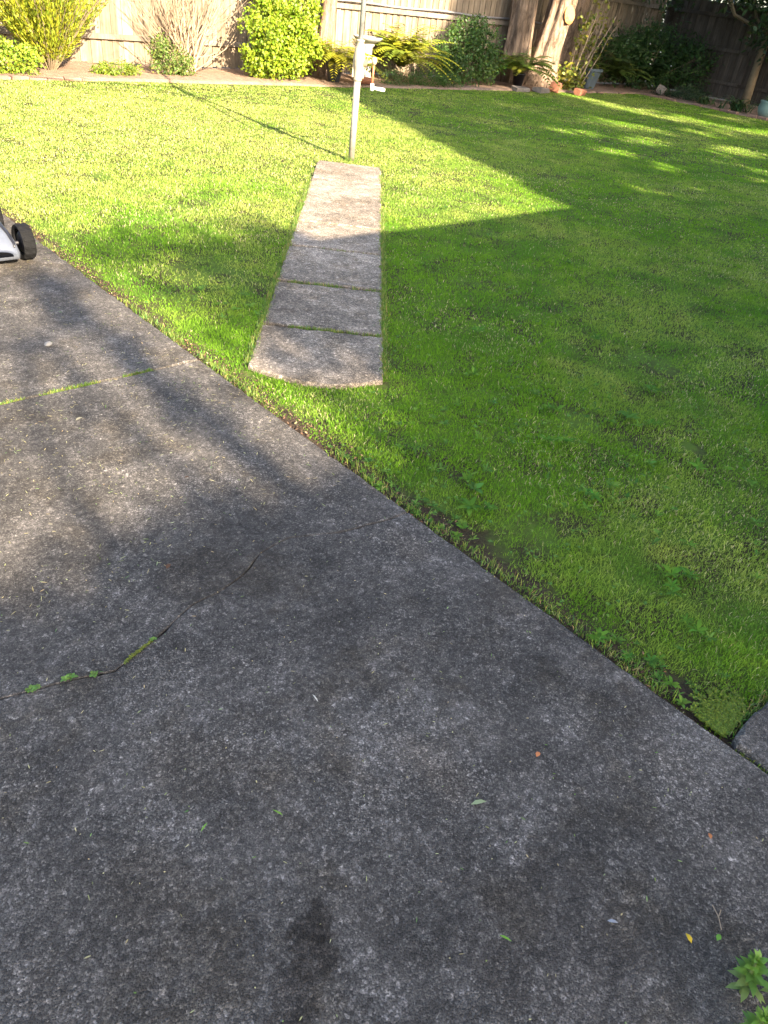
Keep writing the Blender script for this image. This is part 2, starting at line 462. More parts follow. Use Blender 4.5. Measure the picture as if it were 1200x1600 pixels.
drive = tag(empty('driveway'), kind='structure')
DL = -2.4
crack = [(-0.6, 1.515), (0.0, 1.50), (0.24, 1.49), (0.38, 1.455), (0.51, 1.41), (0.585, 1.437), (0.65, 1.455), (0.81, 1.52), (0.92, 1.528), (1.01, 1.55), (1.12, 1.615), (1.25, 1.63), (1.42, 1.555), (1.6, 1.52)]
gw = lambda x: (0.0009 if x < 0.95 else 0.0002) * random.uniform(.1, 1.3)
up = [(x, y + gw(x) + 0.001 * random.random()) for x, y in crack]; dn = [(x, y - gw(x)) for x, y in crack]
slab('concrete_slab', [(DL, 3.035), (DX, 3.03), (DX + 0.01, 4.5), (DX + 0.03, 6.05), (DL, 6.05)], M['drive'], drive, ch=0.002)
slab('concrete_slab', [(DL, 6.06), (DX + 0.03, 6.06), (DX + 0.03, 11.6), (DL, 11.6)], M['drive'], drive)
slab('concrete_slab', [(DL, 1.517)] + up + [(DX, 1.510), (DX, 3.012), (DL, 3.012)], M['drive'], drive, jit=0.0012, ch=0.0022)
slab('concrete_slab', [(DL, -1.5), (DX + 0.005, -1.5), (DX, 0.21), (DX, 1.508)] + dn[::-1] + [(DL, 1.513)], M['drive'], drive, z=-0.0015, jit=0.0012, ch=0.0022)
slab('concrete_slab', [(DL, -14), (DX, -14), (DX, -1.51), (DL, -1.51)], M['drive'], drive)

side_path = tag(empty('side_path'), kind='structure')
slab('concrete_slab', [(DX + 0.016, -1.3), (3.4, -1.3), (3.4, 0.205), (DX + 0.03, 0.21), (DX + 0.016, 0.19)], M['path'] if False else M['drive'], side_path, z=0.012)

gpath = tag(empty('garden_path'), kind='structure')
def pw(u, v): q = PO + PU * u + PV * v; return (q[0], q[1])
cuts = [(0.0, 0.594), (0.638, 1.330), (1.370, 2.095), (2.14, 2.762), (2.80, 4.352), (4.388, 5.2)]
for i, (u0, u1) in enumerate(cuts):
    if i == 0:
        near = [pw(0.05 - 0.125 * math.sin(math.pi * min(1, k / 9 * 0.96 + 0.02)) + 0.03 * (1 - k / 9), PW * k / 9) for k in range(10)]
        poly = [pw(u1, 0.0)] + near + [pw(u1, PW)]
    else:
        poly = [pw(u1, 0), pw(u0, 0), pw(u0, PW), pw(u1, PW)]
    slab('concrete_slab', poly, M['path'], gpath, z=0.004 - 0.003 * (i % 2), jit=0.0035, ch=0.006)

# ------------------------------------------------------------------ grass
def blades(x, y, z, L, Wd, C, lean, az=None):
    n = len(x)
    az = rng.random(n) * 2 * math.pi if az is None else az
    d = np.stack([np.cos(az), np.sin(az), 0 * az], 1)
    sa = rng.random(n) * 2 * math.pi
    s = np.stack([np.cos(sa), np.sin(sa), 0 * sa], 1) * (Wd * 0.5)[:, None]
    P = np.stack([x, y, z], 1); Lc = L[:, None]; le = lean[:, None]
    upv = np.array([0, 0, 1.0])
    mid = P + Lc * 0.55 * (upv * np.sqrt(np.clip(1 - (le * 0.6) ** 2, 0.05, 1)) + d * le * 0.6)
    tip = mid + Lc * 0.45 * (upv * np.clip(0.95 - le * 1.0, -0.2, 1) + d * np.clip(le * 1.25, 0, 1.1))
    V = np.stack([P - s, P + s, mid - s * 0.85, mid + s * 0.85, tip], 1).reshape(-1, 3)
    k = (np.arange(n) * 5)[:, None]
    F = np.concatenate([k + [[0, 1, 3]], k + [[0, 3, 2]], k + [[2, 3, 4]]], 1).reshape(-1, 3)
    Cv = np.repeat(C, 5, 0)
    return V, F, Cv

def lawn_mask(x, y):
    u, v = path_uv(x, y)
    e = 0.016 * (vnoise(x, y, 12, 2, 7) - 0.35)
    near = 0.05 - 0.125 * np.sin(np.pi * np.clip(v / PW * 0.96 + 0.02, 0, 1)) + 0.03 * (1 - v / PW)
    inpath = (u > near + e) & (u < 5.2 - e) & (v > e) & (v < PW - e)
    dd = x - DX
    bare = 0.014 + 0.2 * np.clip((vnoise(x, y, 3.6, 4, 9) - 0.45) * 3.4, 0, 1)
    keep = (dd > bare * (0.4 + 0.9 * rng.random(len(x)))) & ~inpath
    keep &= ~((y < 0.235) & (x > DX))
    keep &= (x < SBEDX + 0.05) & (y < BEDY + 0.06 * (vnoise(x, y, 2, 2, 3) - 0.5))
    # sparse patches
    sp = vnoise(x, y, 2.1, 3, 21)
    keep &= rng.random(len(x)) > np.clip((sp - 0.66) * 4.5, 0, 0.75)
    for bx, by, r_ in ((1.8, 1.33, .07), (1.86, 1.25, .045), (3.24, 1.16, .06), (1.74, .72, .05), (1.8, .42, .06), (1.76, .33, .05)):
        keep &= np.hypot(x - bx, y - by) > r_ * (.5 + .9 * vnoise(x, y, 18, 3, 44)) 
    # earth showing along the path edges
    pe = np.minimum(np.abs(v), np.abs(v - PW)); on = (u > -0.02) & (u < 5.2)
    keep &= ~(on & (pe < 0.035) & (vnoise(x, y, 5, 2, 12) > 0.5))
    return keep

def grass_colour(x, y, n):
    a = vnoise(x, y, 0.9, 4, 1); b = vnoise(x, y, 3.4, 3, 2); c = vnoise(x, y, 9, 2, 6)
    base = np.array([0.158, 0.305, 0.022]); yel = np.array([0.335, 0.40, 0.092]); deep = np.array([0.095, 0.225, 0.025])
    far = np.clip((y - 4.3) / 2.5, 0, 1) * np.clip((10 - x) / 3, 0.25, 1)  # far left turf: drier, and paled to add to its sunlit brightness
    w1 = np.clip((a - 0.45) * 2.6 + (c - 0.5) * 0.8 + 1.1 * far, 0, 1)[:, None]; w2 = (np.clip((b - 0.48) * 3.5, 0, 1) * (1 - 0.7 * far))[:, None]
    C = base * (1 - w1) + yel * w1
    C = C * (1 - w2 * 0.75) + deep * w2 * 0.75
    C = C * (0.8 + 0.4 * rng.random((n, 1)))
    dead = rng.random(n) < 0.022 + 0.16 * np.clip((y - 4) / 4, 0, 1) * np.clip((8 - x) / 3, 0, 1) + 0.09 * np.clip((vnoise(x, y, 1.7, 2, 15) - 0.5) * 4, 0, 1)  # straw blades, thickened over the sunlit far left to pale it
    C[dead] = np.array([0.5, 0.45, 0.25]) * (0.7 + 0.6 * rng.random((dead.sum(), 1)))
    return C

parts = []
bands = [(0, 2.6, 30000, 0.0022, 0.024), (2.6, 4.2, 19500, 0.0030, 0.023), (4.2, 7.5, 8800, 0.0046, 0.023), (7.5, 12, 4400, 0.0064, 0.022), (12, 30, 1600, 0.010, 0.022)]
A0 = (SBEDX + 0.1 - DX) * (BEDY - 0.2)
for d0, d1, dens, wd, ln in bands:
    x1 = min(SBEDX + 0.1, DX + d1 + 0.1); y1 = min(BEDY + .05, d1)
    N_ = int((x1 - DX) * (y1 - 0.2) * dens)
    x = DX + rng.random(N_) * (x1 - DX); y = 0.2 + rng.random(N_) * (y1 - 0.2)
    d = np.hypot(x, y); k = (d >= d0) & (d < d1); x, y = x[k], y[k]
    # wholly out of the picture to the right of the lens: thinner
    ang = np.degrees(np.arctan2(y, x)); k = (ang > 4) | (rng.random(len(x)) < 0.3); x, y = x[k], y[k]
    k = lawn_mask(x, y); x, y = x[k], y[k]; n = len(x)
    tuft = vnoise(x, y, 7, 3, 31); hgt = 0.62 + 0.95 * np.clip(tuft - 0.25, 0, 0.6) + 0.25 * vnoise(x, y, 1.2, 2, 8)
    L = ln * hgt * (0.6 + 0.75 * rng.random(n))
    edge = np.clip((x - DX) / 0.16, 0.45, 1); L = L * edge
    flow = vnoise(x, y, 2.2, 2, 41) * 4 * math.pi
    az = flow + rng.normal(size=n) * 2.0
    lean = np.clip(0.72 + 0.3 * rng.normal(size=n), 0.1, 1.08)
    z = -0.02 + 0.012 * (vnoise(x, y, 1.3, 3, 4) - 0.5) * 2 - 0.002
    parts.append(blades(x, y, z, L, wd * (0.7 + 0.6 * rng.random(n)), grass_colour(x, y, n), lean, az))
V, F, C = cat(parts)
print('grass tris', len(F))
tag(link('grass', np_mesh('grass', V, F, C, M['grass'])), 'short green mown grass covering the back lawn', 'grass', kind='stuff')

# grass and moss in the joints
jp = []
def joint_grass(p0, p1, n, wid, L, a0=0.0, a1=1.0, thr=0.45):
    t = a0 + (a1 - a0) * rng.random(n)
    x = p0[0] + (p1[0] - p0[0]) * t; y = p0[1] + (p1[1] - p0[1]) * t
    k = vnoise(t * 14, t * 3 + p0[0], 1.0, 3, 5) > thr
    x, y = x[k] + rng.normal(size=k.sum()) * wid, y[k] + rng.normal(size=k.sum()) * wid
    m = len(x)
    Cc = cols(m, (0.15, 0.24, 0.045), 0.25, 0.2, (0.36, 0.31, 0.15), 0.4)
    jp.append(blades(x, y, np.full(m, -0.012), L * (0.5 + rng.random(m)), np.full(m, 0.0032), Cc, np.clip(0.6 + 0.35 * rng.normal(size=m), 0.1, 1.05)))
joint_grass((-0.4, 3.021), (1.46, 3.021), 3600, 0.006, 0.022, thr=0.38)
for u, thr, a0, n_ in ((0.616, 0.33, 0.22, 620), (1.348, 0.42, 0.1, 480), (2.116, 0.5, 0.3, 160), (2.78, 0.6, 0, 60)):
    joint_grass(pw(u, 0), pw(u, PW), n_, 0.007, 0.026, a0, 1.0, thr)
joint_grass((1.718, 0.19), (1.718, -0.4), 260, 0.004, 0.014, thr=0.4)
joint_grass((1.745, 0.222), (2.6, 0.222), 900, 0.012, 0.02, thr=0.2)
joint_grass(pw(0.1, -0.008), pw(5.2, -0.008), 4200, 0.012, 0.034, thr=0.42)
joint_grass(pw(0.1, PW + 0.008), pw(5.2, PW + 0.008), 4200, 0.012, 0.034, thr=0.42)
joint_grass((DX + 0.03, 0.4), (DX + 0.03, 6.2), 3800, 0.016, 0.03, thr=0.52)
for k in range(60):
    a = k * .105
    joint_grass((5.70 + .045 * math.cos(a), 6.66 + .045 * math.sin(a)), (5.70 + .06 * math.cos(a), 6.66 + .06 * math.sin(a)), 3, .006, .06, thr=0.0)
V, F, C = cat(jp)
tag(link('joint_grass', np_mesh('joint_grass', V, F, C, M['grass'])), 'thin grass and moss growing in the slab joints', 'grass', kind='stuff')

# flat weeds and clover in the lawn (uncountable ground cover)
wp = []
def rosette(x, y, z, r_, nl, c, wid=0.36, rise=0.35):
    az = np.arange(nl) * 2 * math.pi / nl + rng.random(nl) * 0.7
    D = np.stack([np.cos(az), np.sin(az), rise * (0.5 + rng.random(nl))], 1)
    P = np.tile(np.array([[x, y, z]]), (nl, 1))
    L = r_ * (0.6 + 0.5 * rng.random(nl))
    return leaves(P, D, L, L * wid, cols(nl, c, 0.18, 0.1), 0.12, np.tile([[0, 0, 1.0]], (nl, 1)) + rng.normal(size=(nl, 3)) * 0.15, 0.25)
cand = 0
while cand < 240:
    x = DX + 0.03 + abs(random.gauss(0, 1.0)) * 1.6; y = 0.3 + random.random() * 4.6
    if random.random() < 0.35: x = DX + 0.02 + 0.12 * random.random()
    u, v = path_uv(x, y)
    if (-0.1 < u < 5.25 and -0.03 < v < PW + 0.03) or x > 7: continue
    if vnoise(np.array([x]), np.array([y]), 1.1, 2, 17)[0] < 0.47: continue
    cand += 1
    d = math.hypot(x, y)
    near_edge = x < DX + 0.14
    r_ = (0.014 + 0.02 * random.random()) if near_edge else (0.022 + 0.035 * random.random() ** 2)
    c = random.choice([(0.10, 0.20, 0.04), (0.11, 0.22, 0.03), (0.13, 0.24, 0.04), (0.08, 0.17, 0.035)])
    wp.append(rosette(x, y, -0.008 if near_edge else 0.004, r_, random.randint(5, 9), c, random.choice([0.16, 0.24, 0.4]), 0.7))
for x, y, r_ in ((2.06, 1.81, .055), (1.92, 1.4, .06), (1.98, 1.36, .04), (3.19, 1.48, .07), (3.25, 1.4, .05), (3.04, 1.03, .06), (2.24, .71, .06), (2.3, .66, .05), (2.18, .66, .05), (1.76, .67, .045), (2.05, .51, .05), (2.64, 1.55, .06), (2.7, 1.5, .05), (1.75, .55, .035), (1.79, .5, .035), (2.45, 1.2, .05), (2.9, 1.75, .06), (3.6, 1.6, .07), (3.9, 2.2, .07), (3.3, 2.6, .07)):
    for q in range(2):
        wp.append(rosette(x + random.gauss(0, .012), y + random.gauss(0, .012), .008, r_ * random.uniform(.8, 1.1), 8, random.choice([(.09, .21, .026), (.08, .185, .03), (.11, .23, .028)]), random.choice([.16, .22, .3]), .5))
for k in range(2600):
    x = DX + 0.05 + random.random() * 3.4; y = 0.3 + random.random() * 3.6
    u, v = path_uv(x, y)
    if (-0.1 < u < 5.25 and -0.03 < v < PW + 0.03): continue
    if vnoise(np.array([x]), np.array([y]), 2.3, 2, 27)[0] < 0.52: continue
    wp.append(rosette(x, y, 0.008 + 0.012 * random.random(), 0.007 + 0.006 * random.random(), 4, random.choice([(0.12, 0.23, 0.05), (0.17, 0.27, 0.05), (0.1, 0.2, 0.05)]), 0.75, 0.3))
V, F, C = cat(wp)
tag(link('lawn_weeds', np_mesh('lawn_weeds', V, F, C, M['grass'])), 'flat broad-leaved weeds and clover scattered in the lawn', 'weeds', kind='stuff')

# dry litter along the driveway edge, clippings on the concrete
n = 3200
y = 0.3 + rng.random(n) * 6.2
x = DX + 0.005 + np.abs(rng.normal(size=n)) * 0.06
k = vnoise(x * 0, y, 3.0, 3, 19) > 0.45; x, y = x[k], y[k]; n = len(x)
az = rng.random(n) * 6.28
D = np.stack([np.cos(az), np.sin(az), rng.random(n) * 0.5], 1)
LL = 0.005 + 0.012 * rng.random(n)
litter = leaves(np.stack([x, y, np.full(n, -0.008)], 1), D, LL, LL * (0.15 + 0.4 * rng.random(n)), cols(n, (0.11, 0.07, 0.045), 0.4, 0.15, (0.30, 0.22, 0.12), 0.4), 0.2)
tag(link('edge_litter', np_mesh('edge_litter', *litter, M['dry'])), 'dry brown leaf litter along the driveway edge', 'litter', kind='stuff')
n1, n2, n3 = 2400, 1300, 700
x = np.concatenate([0.2 + rng.random(n1) * 1.5, 0.1 + rng.random(n2) * 1.55, 0.0 + 1.6 * rng.random(n3)])
y = np.concatenate([1.75 + rng.random(n1) * 3.6, 0.0 + rng.random(n2) * 1.9, 1.7 + 1.6 * rng.random(n3)])
n = len(x); k = rng.random(n) < np.where(y > 1.7, np.clip((vnoise(x, y, 2.5, 3, 23) - 0.25) * 2, 0.1, 1), 0.35)
x, y = x[k], y[k]; n = len(x)
az = rng.random(n) * 6.28
D = np.stack([np.cos(az), np.sin(az), 0.02 + 0.1 * rng.random(n)], 1)
LL = (0.006 + 0.022 * rng.random(n) ** 2) * np.where(y > 2.6, 1.2, np.where(y < 1.7, .6, 1.0))
clip_c = cols(n, (0.33, 0.29, 0.15), 0.3, 0.12, (0.10, 0.19, 0.04), 0.45)
P = np.stack([x, y, np.full(n, 0.0015)], 1)
clips = leaves(P, D, LL, 0.0012 + 0.0022 * rng.random(n), clip_c, 0.1, np.tile([[0, 0, 1.0]], (n, 1)))
tag(link('grass_clippings', np_mesh('grass_clippings', *clips, M['dry'])), 'fine dry grass clippings strewn over the driveway concrete', 'clippings', kind='stuff')

# ------------------------------------------------------------------ fences
def paling_mesh(w, h, top, mat):
    mb = MB(); t = 0.016
    c = 0.018
    prof = [(-w / 2, 0), (w / 2, 0), (w / 2 + 0.001 * top, h - c), (w / 2 - c, h + 0.004 * top), (-w / 2 + c, h), (-w / 2, h - c)]
    v = [(x, -t / 2, z) for x, z in prof] + [(x, t / 2, z) for x, z in prof]
    f = [tuple(range(6)), tuple(range(11, 5, -1))] + [(i + 6, (i + 1) % 6 + 6, (i + 1) % 6, i) for i in range(6)]
    mb.add(v, f); return mb.mesh('paling', mat)
def fence(name, label, p0, p1, mat, railmat, inward, H=2.12):
    root = tag(empty(name, (p0[0], p0[1], 0)), label, 'fence')
    p0 = Vector((*p0, 0)); p1 = Vector((*p1, 0)); d = (p1 - p0); Ltot = d.length; d.normalize()
    ang = math.atan2(d.y, d.x); inw = Vector((*inward, 0))
    meshes = [paling_mesh(w, H + dh, s, mat) for w, dh, s in ((0.098, 0, 1), (0.1, 0.012, -1), (0.096, -0.015, 2), (0.099, 0.02, 0))]
    x = 0.05; i = 0
    while x < Ltot - 0.04:
        o = link('paling', meshes[random.randrange(4)], root, d * x + inw * (random.uniform(-0.003, 0.003) + (0.0 if i % 2 else -0.018)) + Vector((0, 0, 0.02 + random.uniform(-0.01, 0.012))),
                 (random.gauss(0, 0.002), random.gauss(0, 0.0025), ang))
        x += 0.090 + random.random() * 0.003; i += 1
    for z, hh in ((0.39, 0.075), (1.13, 0.085), (1.87, 0.085)):
        for s0 in np.arange(0, Ltot, 2.7):
            s1 = min(Ltot, s0 + 2.69)
            mb = MB().box((0, 0, 0), (s1 - s0, 0.04, hh), 0.004)
            c = d * ((s0 + s1) / 2) + inw * (0.034 if z > 0.5 else 0.032)
            mb.build('rail', railmat, root, loc=(c.x, c.y, z), rot=(0, random.gauss(0, 0.002), ang))
    for s0 in np.arange(0.0, Ltot + 0.1, 2.7):
        c = d * min(s0, Ltot - 0.06) - inw * 0.07
        MB().box((0, 0, 0), (0.1, 0.1, H - 0.1), 0.006).build('post', railmat, root, loc=(c.x, c.y, (H - 0.1) / 2), rot=(0, 0, ang))
    return root
fence('paling_fence', 'weathered timber paling fence running behind the garden bed across the back', (-3.0, FENY), (SIDEX, FENY), M['fence'], M['rail'], (0, -1))
fence('paling_fence', 'shaded timber paling fence along the right side behind the strappy plants', (SIDEX + 0.05, FENY - 0.05), (SIDEX + 0.05, 2.0), M['shadefence'], M['shadefence'], (-1, 0))
pts = [(10.6 + i * 0.5, FENY - 0.075, 1.215 + 0.012 * math.sin(i * 1.3)) for i in range(14)]
tag(MB().tube(pts, 0.02, 8).build('conduit_pipe', M['pipe'], smooth=True), 'thin dark pipe running along the back fence above its middle rail', 'pipe')

# ------------------------------------------------------------------ brick edging of the bed
edging = tag(empty('brick_edging', (4, BEDY, 0)), 'low red brick edging between the lawn and the garden bed', 'edging')
bm_ = []
for k in range(3):
    mb = MB().box((0, 0, 0), (0.225, 0.1, 0.07), 0.008)
    mb.v = [(x + random.gauss(0, 0.004), y + random.gauss(0, 0.004), z + random.gauss(0, 0.003)) for x, y, z in mb.v]
    bm_.append(mb.mesh('brick', M['brick']))
x = 2.2
while x < SBEDX:
    if (x < 5.4 and random.random() < .8) or (x > 14.5 and random.random() < .6):
        link('brick', bm_[random.randrange(3)], edging, (x - 4, 0.03 + random.gauss(0, 0.012), -0.02 + random.gauss(0, 0.012)), (random.gauss(0, 0.05), random.gauss(0, 0.03), random.gauss(0, 0.06)))
    x += 0.24
y = BEDY - 0.2
while y > 3:
    if random.random() < 0.8:
        link('brick', bm_[random.randrange(3)], edging, (SBEDX + 0.12 - 4 + random.gauss(0, 0.02), y - BEDY, 0.0 + random.gauss(0, 0.006)), (random.gauss(0, 0.05), random.gauss(0, 0.03), 1.57 + random.gauss(0, 0.06)))
    y -= 0.24

def rough_block(name, loc, dims, rz, tilt, mat, label, cat_):
    mb = MB().box((0, 0, 0), dims, min(dims) * 0.16)
    mb.v = [(x + random.gauss(0, 0.008), y + random.gauss(0, 0.008), z + random.gauss(0, 0.008)) for x, y, z in mb.v]
    return tag(mb.build(name, mat, loc=loc, rot=(tilt, tilt * 0.5, rz)), label, cat_)
rough_block('terracotta_block', (15.95, 11.72, 0.09), (0.34, 0.22, 0.22), 0.5, 0.2, M['terra'], 'large red terracotta block leaning at the foot of the big tree trunk', 'block')
rough_block('terracotta_block', (16.5, 11.42, 0.05), (0.3, 0.16, 0.13), 0.15, 0.1, M['terra'], 'smaller red block lying in the grass edge before the big tree', 'block')
rough_block('flat_stone', (15.35, 11.66, 0.03), (0.45, 0.22, 0.09), 0.2, 0.05, M['fieldstone'], 'flat pale stone in the bed edge left of the red blocks', 'stone')
rough_block('flat_stone', (14.7, 11.72, 0.03), (0.4, 0.2, 0.08), -0.1, 0.05, M['fieldstone'], 'flat pale stone in the bed edge below the dark green bush', 'stone')

# ------------------------------------------------------------------ plant builders
def thing_plant(name, label, cat_, loc, group=None):
    return tag(empty(name, loc), label, cat_, group)
def leaf_cloud(blobs, n, L, asp, c, var=0.25, c2=None, mixp=0.0, clump=0.35, out=0.7, up=0.4, droop=0.2, per=9):
    """blobs: (x,y,z,rx,ry,rz); leaves sit in small sprays spread through the volume, denser near the surface"""
    w = np.array([b[3] * b[4] * b[5] for b in blobs]) ** 0.7; w = w / w.sum()
    ns = n // per
    bi = rng.choice(len(blobs), ns, p=w); B = np.array(blobs)[bi]
    d = unit(rng.normal(size=(ns, 3))); rr = (0.45 + 0.55 * rng.random(ns) ** 0.45)[:, None]
    bump_ = (0.76 + 0.5 * rng.random(ns) ** 1.5)[:, None]
    S = B[:, :3] + d * B[:, 3:] * rr * bump_
    S[:, 2] = np.maximum(S[:, 2], 0.03)
    P = np.repeat(S, per, 0) + rng.normal(size=(ns * per, 3)) * clump * L * 2
    D = np.repeat(d, per, 0) * out + rng.normal(size=(ns * per, 3)) * 0.75 + np.array([0, 0, up])
    m = len(P); Ls = L * (0.6 + 0.7 * rng.random(m))
    tone = np.repeat(0.62 + 0.66 * rng.random((ns, 1)), per, 0)
    C = cols(m, c, var * 0.6, 0.1, c2, mixp) * tone
    P[:, 2] = np.maximum(P[:, 2], 0.015)
    Nn = np.repeat(d, per, 0) + rng.normal(size=(m, 3)) * 0.55 + np.array([0, -0.3, 0.5])
    return leaves(P, D, Ls, Ls * asp, C, 0.12, Nn, droop)
def stems_for(blobs, base, n, r0, mat, parent, name='stem'):
    mb = MB()
    for i in range(n):
        b = random.choice(blobs)
        tip = Vector((b[0] + random.gauss(0, .4) * b[3], b[1] + random.gauss(0, .4) * b[4], b[2] + random.uniform(-.2, .6) * b[5]))
        b0 = Vector(base) + Vector((random.gauss(0, 0.04), random.gauss(0, 0.04), -0.03))
        mid = b0.lerp(tip, 0.5) + Vector((random.gauss(0, .05), random.gauss(0, .05), 0.05))
        mb.tube([b0, mid, tip], [r0, r0 * 0.7, r0 * 0.3], 5)
    return mb.build(name, mat, parent)
def bush(name, label, loc, blobs, n, L, asp, c, cat_='bush', stems=10, r0=0.012, **kw):
    root = thing_plant(name, label, cat_, loc)
    link('foliage', np_mesh('foliage', *leaf_cloud(blobs, n, L, asp, c, **kw), M['leaf']), root)
    stems_for(blobs, (0, 0, 0), stems, r0, M['stem'], root)
    return root
def fern_mesh(n, L, c, rise=1.0, c2=None, mixp=0.3, pin=0.17, seg=18, spread=1.0, base_z=0.03, arch=1.0, lean=(0, 0)):
    parts = []
    for i in range(n):
        az = 2 * math.pi * i / n + random.gauss(0, 0.3)
        ll = L * random.uniform(0.65, 1.1)
        el = random.uniform(0.55, 1.4) * rise
        t = np.linspace(0.06, 1, seg)
        # arching rachis
        hx = ll * np.sin(np.clip(t * arch, 0, 1.5)) * math.cos(min(el, 1.45)) * spread + ll * 0.35 * t ** 2 * spread
        hz = ll * (math.sin(min(el, 1.5)) * t - random.uniform(.35, .75) * t ** 2.4 * arch)
        P = np.stack([hx * math.cos(az) + lean[0] * t * ll, hx * math.sin(az) + lean[1] * t * ll, np.maximum(base_z + hz, .04)], 1)
        T = unit(np.gradient(P, axis=0)); Sd = unit(np.cross(T, np.tile([[0, 0, 1.0]], (seg, 1))))
        pl = ll * pin * np.sin(np.clip(t * 2.9 + 0.15, 0, 3.1)) + 0.02
        cc = cols(1, c, 0.15, 0.08, c2, mixp)
        for s in (-1, 1):
            D = Sd * s + T * 0.55 + np.array([0, 0, -0.12])
            parts.append(leaves(P, D, pl, np.full(seg, ll / seg * 0.85), np.repeat(cc, seg, 0) * (0.85 + 0.3 * rng.random((seg, 1))), 0.05, np.tile([[0, 0, 1.0]], (seg, 1)) + rng.normal(size=(seg, 3)) * 0.12, 0.12))
    return cat(parts)
def fern(name, label, loc, n, L, c, cat_='fern', pot=None, **kw):
    root = thing_plant(name, label, cat_, loc)
    bz = kw.pop('base_z', 0.03)
    if pot:
        prof, pm, sq = pot
        MB().lathe(prof, n=20, sq=sq).build('pot', pm, root, smooth=not sq)
        bz = max(z for r_, z in prof) - 0.03
    link('foliage', np_mesh('foliage', *fern_mesh(n, L, c, base_z=bz, **kw), M['leaf']), root)
    return root
def strap_mesh(n, L, wd, c, spread=0.08, seg=6, c2=None, mixp=0.2):
    parts = []
    for i in range(n):
        az = random.random() * 6.283; ll = L * random.uniform(0.6, 1.1); el = random.uniform(0.75, 1.45)
        b = np.array([random.gauss(0, spread), random.gauss(0, spread), 0.0])
        t = np.linspace(0, 1, seg)
        hx = ll * (math.cos(el) * t + 0.45 * t ** 2); hz = ll * (math.sin(el) * t - 0.6 * t ** 2.3)
        P = b + np.stack([hx * math.cos(az), hx * math.sin(az), np.maximum(hz, 0.01)], 1)
        s = np.array([-math.sin(az), math.cos(az), 0]) * wd * 0.5
        w = (1 - t ** 3)[:, None] * 0.9 + 0.1
        V = np.stack([P - s * w, P + s * w], 1).reshape(-1, 3)
        k = np.arange(seg - 1)[:, None] * 2
        F = np.concatenate([k + [[0, 1, 3]], k + [[0, 3, 2]]], 1).reshape(-1, 3)
        parts.append((V, F, np.repeat(cols(1, c, 0.2, 0.1, c2, mixp), len(V), 0)))
    return cat(parts)

LIME = (0.13, 0.21, 0.015); GOLD = (0.21, 0.21, 0.015); MIDG = (0.06, 0.115, 0.02); DEEP = (0.03, 0.065, 0.016)

# far left: leafy low bush, feathery shrub, low clump
bush('leafy_bush', 'low bright yellow-green leafy bush at the far left of the bed', (4.2, 12.25, 0), [(0, 0, 0.16, .42, .36, .18), (-.6, .05, .2, .5, .4, .26), (-.25, 0, .3, .3, .3, .16), (-1.3, .1, .25, .5, .4, .3)], 8000, 0.05, 0.5, (0.18, 0.27, 0.025), c2=GOLD, mixp=0.4, cat_='bush')
root = thing_plant('feathery_shrub', 'tall feathery yellow-green shrub fanning up beside the low leafy bush', 'shrub', (4.85, 12.55, 0))
mb = MB(); parts = []
for i in range(620):
    az = random.random() * 6.283; sp = random.random() ** 0.6 * 0.95
    L = random.uniform(0.7, 1.65); tip = Vector((math.cos(az) * sp * L * 0.75, math.sin(az) * sp * L * 0.6, L * math.cos(sp * 0.8)))
    b0 = Vector((math.cos(az) * 0.07 * sp, math.sin(az) * 0.07 * sp, 0.0))
    if i % 3 == 0: mb.tube([b0, b0.lerp(tip, 0.55) + Vector((0, 0, 0.05)), tip], [0.008, 0.005, 0.002], 4)
    m = 34; t = 0.2 + 0.8 * rng.random(m)
    P = np.array(b0)[None] + (np.array(tip - b0))[None] * t[:, None] + rng.normal(size=(m, 3)) * 0.014
    D = np.array(tip - b0)[None] / L * 1.1 + rng.normal(size=(m, 3)) * 0.33
    parts.append(leaves(P, D, 0.05 + 0.05 * rng.random(m), 0.011 + 0.008 * rng.random(m), cols(m, (0.25, 0.27, 0.02), 0.25, 0.12, (0.13, 0.17, 0.02), 0.4)))
link('foliage', np_mesh('foliage', *cat(parts), M['leaf']), root); mb.build('stem', M['stem'], root)
bush('low_clump', 'small low bright green clump in front of the fence beside the feathery shrub', (5.72, 12.25, 0), [(0, 0, .07, .3, .2, .1), (.22, .02, .06, .2, .16, .07), (-.2, 0, .05, .18, .15, .07)], 1800, 0.035, 0.45, (0.14, 0.21, 0.02), c2=GOLD, mixp=0.4, stems=5, r0=0.005)

# bare twiggy climber against the fence
root = thing_plant('bare_twiggy_shrub', 'bare pale twiggy shrub spreading up against the sunlit fence', 'shrub', (7.25, 12.85, 0))
mb = MB()
def twig(p, d, L, r_, depth):
    n = 4; pts = [p]; dd = d.copy()
    for i in range(n):
        dd = (dd + Vector((random.gauss(0, .12), random.gauss(0, .06), random.gauss(0.05, .08)))).normalized()
        pts.append(pts[-1] + dd * L / n)
    if any(q.y > 0.5 for q in pts): pts = [Vector((q.x, min(q.y, 0.47), q.z)) for q in pts]
    mb.tube(pts, [r_ * (1 - 0.16 * i) for i in range(n + 1)], 4, False)
    if depth:
        for k in range(random.randint(2, 4)):
            q = pts[random.randint(1, n)]
            twig(q, (dd + Vector((random.gauss(0, .45), random.gauss(0, .22), random.gauss(0.1, .25)))).normalized(), L * random.uniform(.45, .8), r_ * 0.55, depth - 1)
for i in range(40):
    a = random.gauss(0, 0.42)
    twig(Vector((random.gauss(0, .09), random.gauss(0, .06), -0.02)), Vector((math.sin(a), random.gauss(0.05, .1), math.cos(a))).normalized(), random.uniform(.7, 1.3), random.uniform(.011, .02), 2)
mb.build('branch', M['twig'], root)
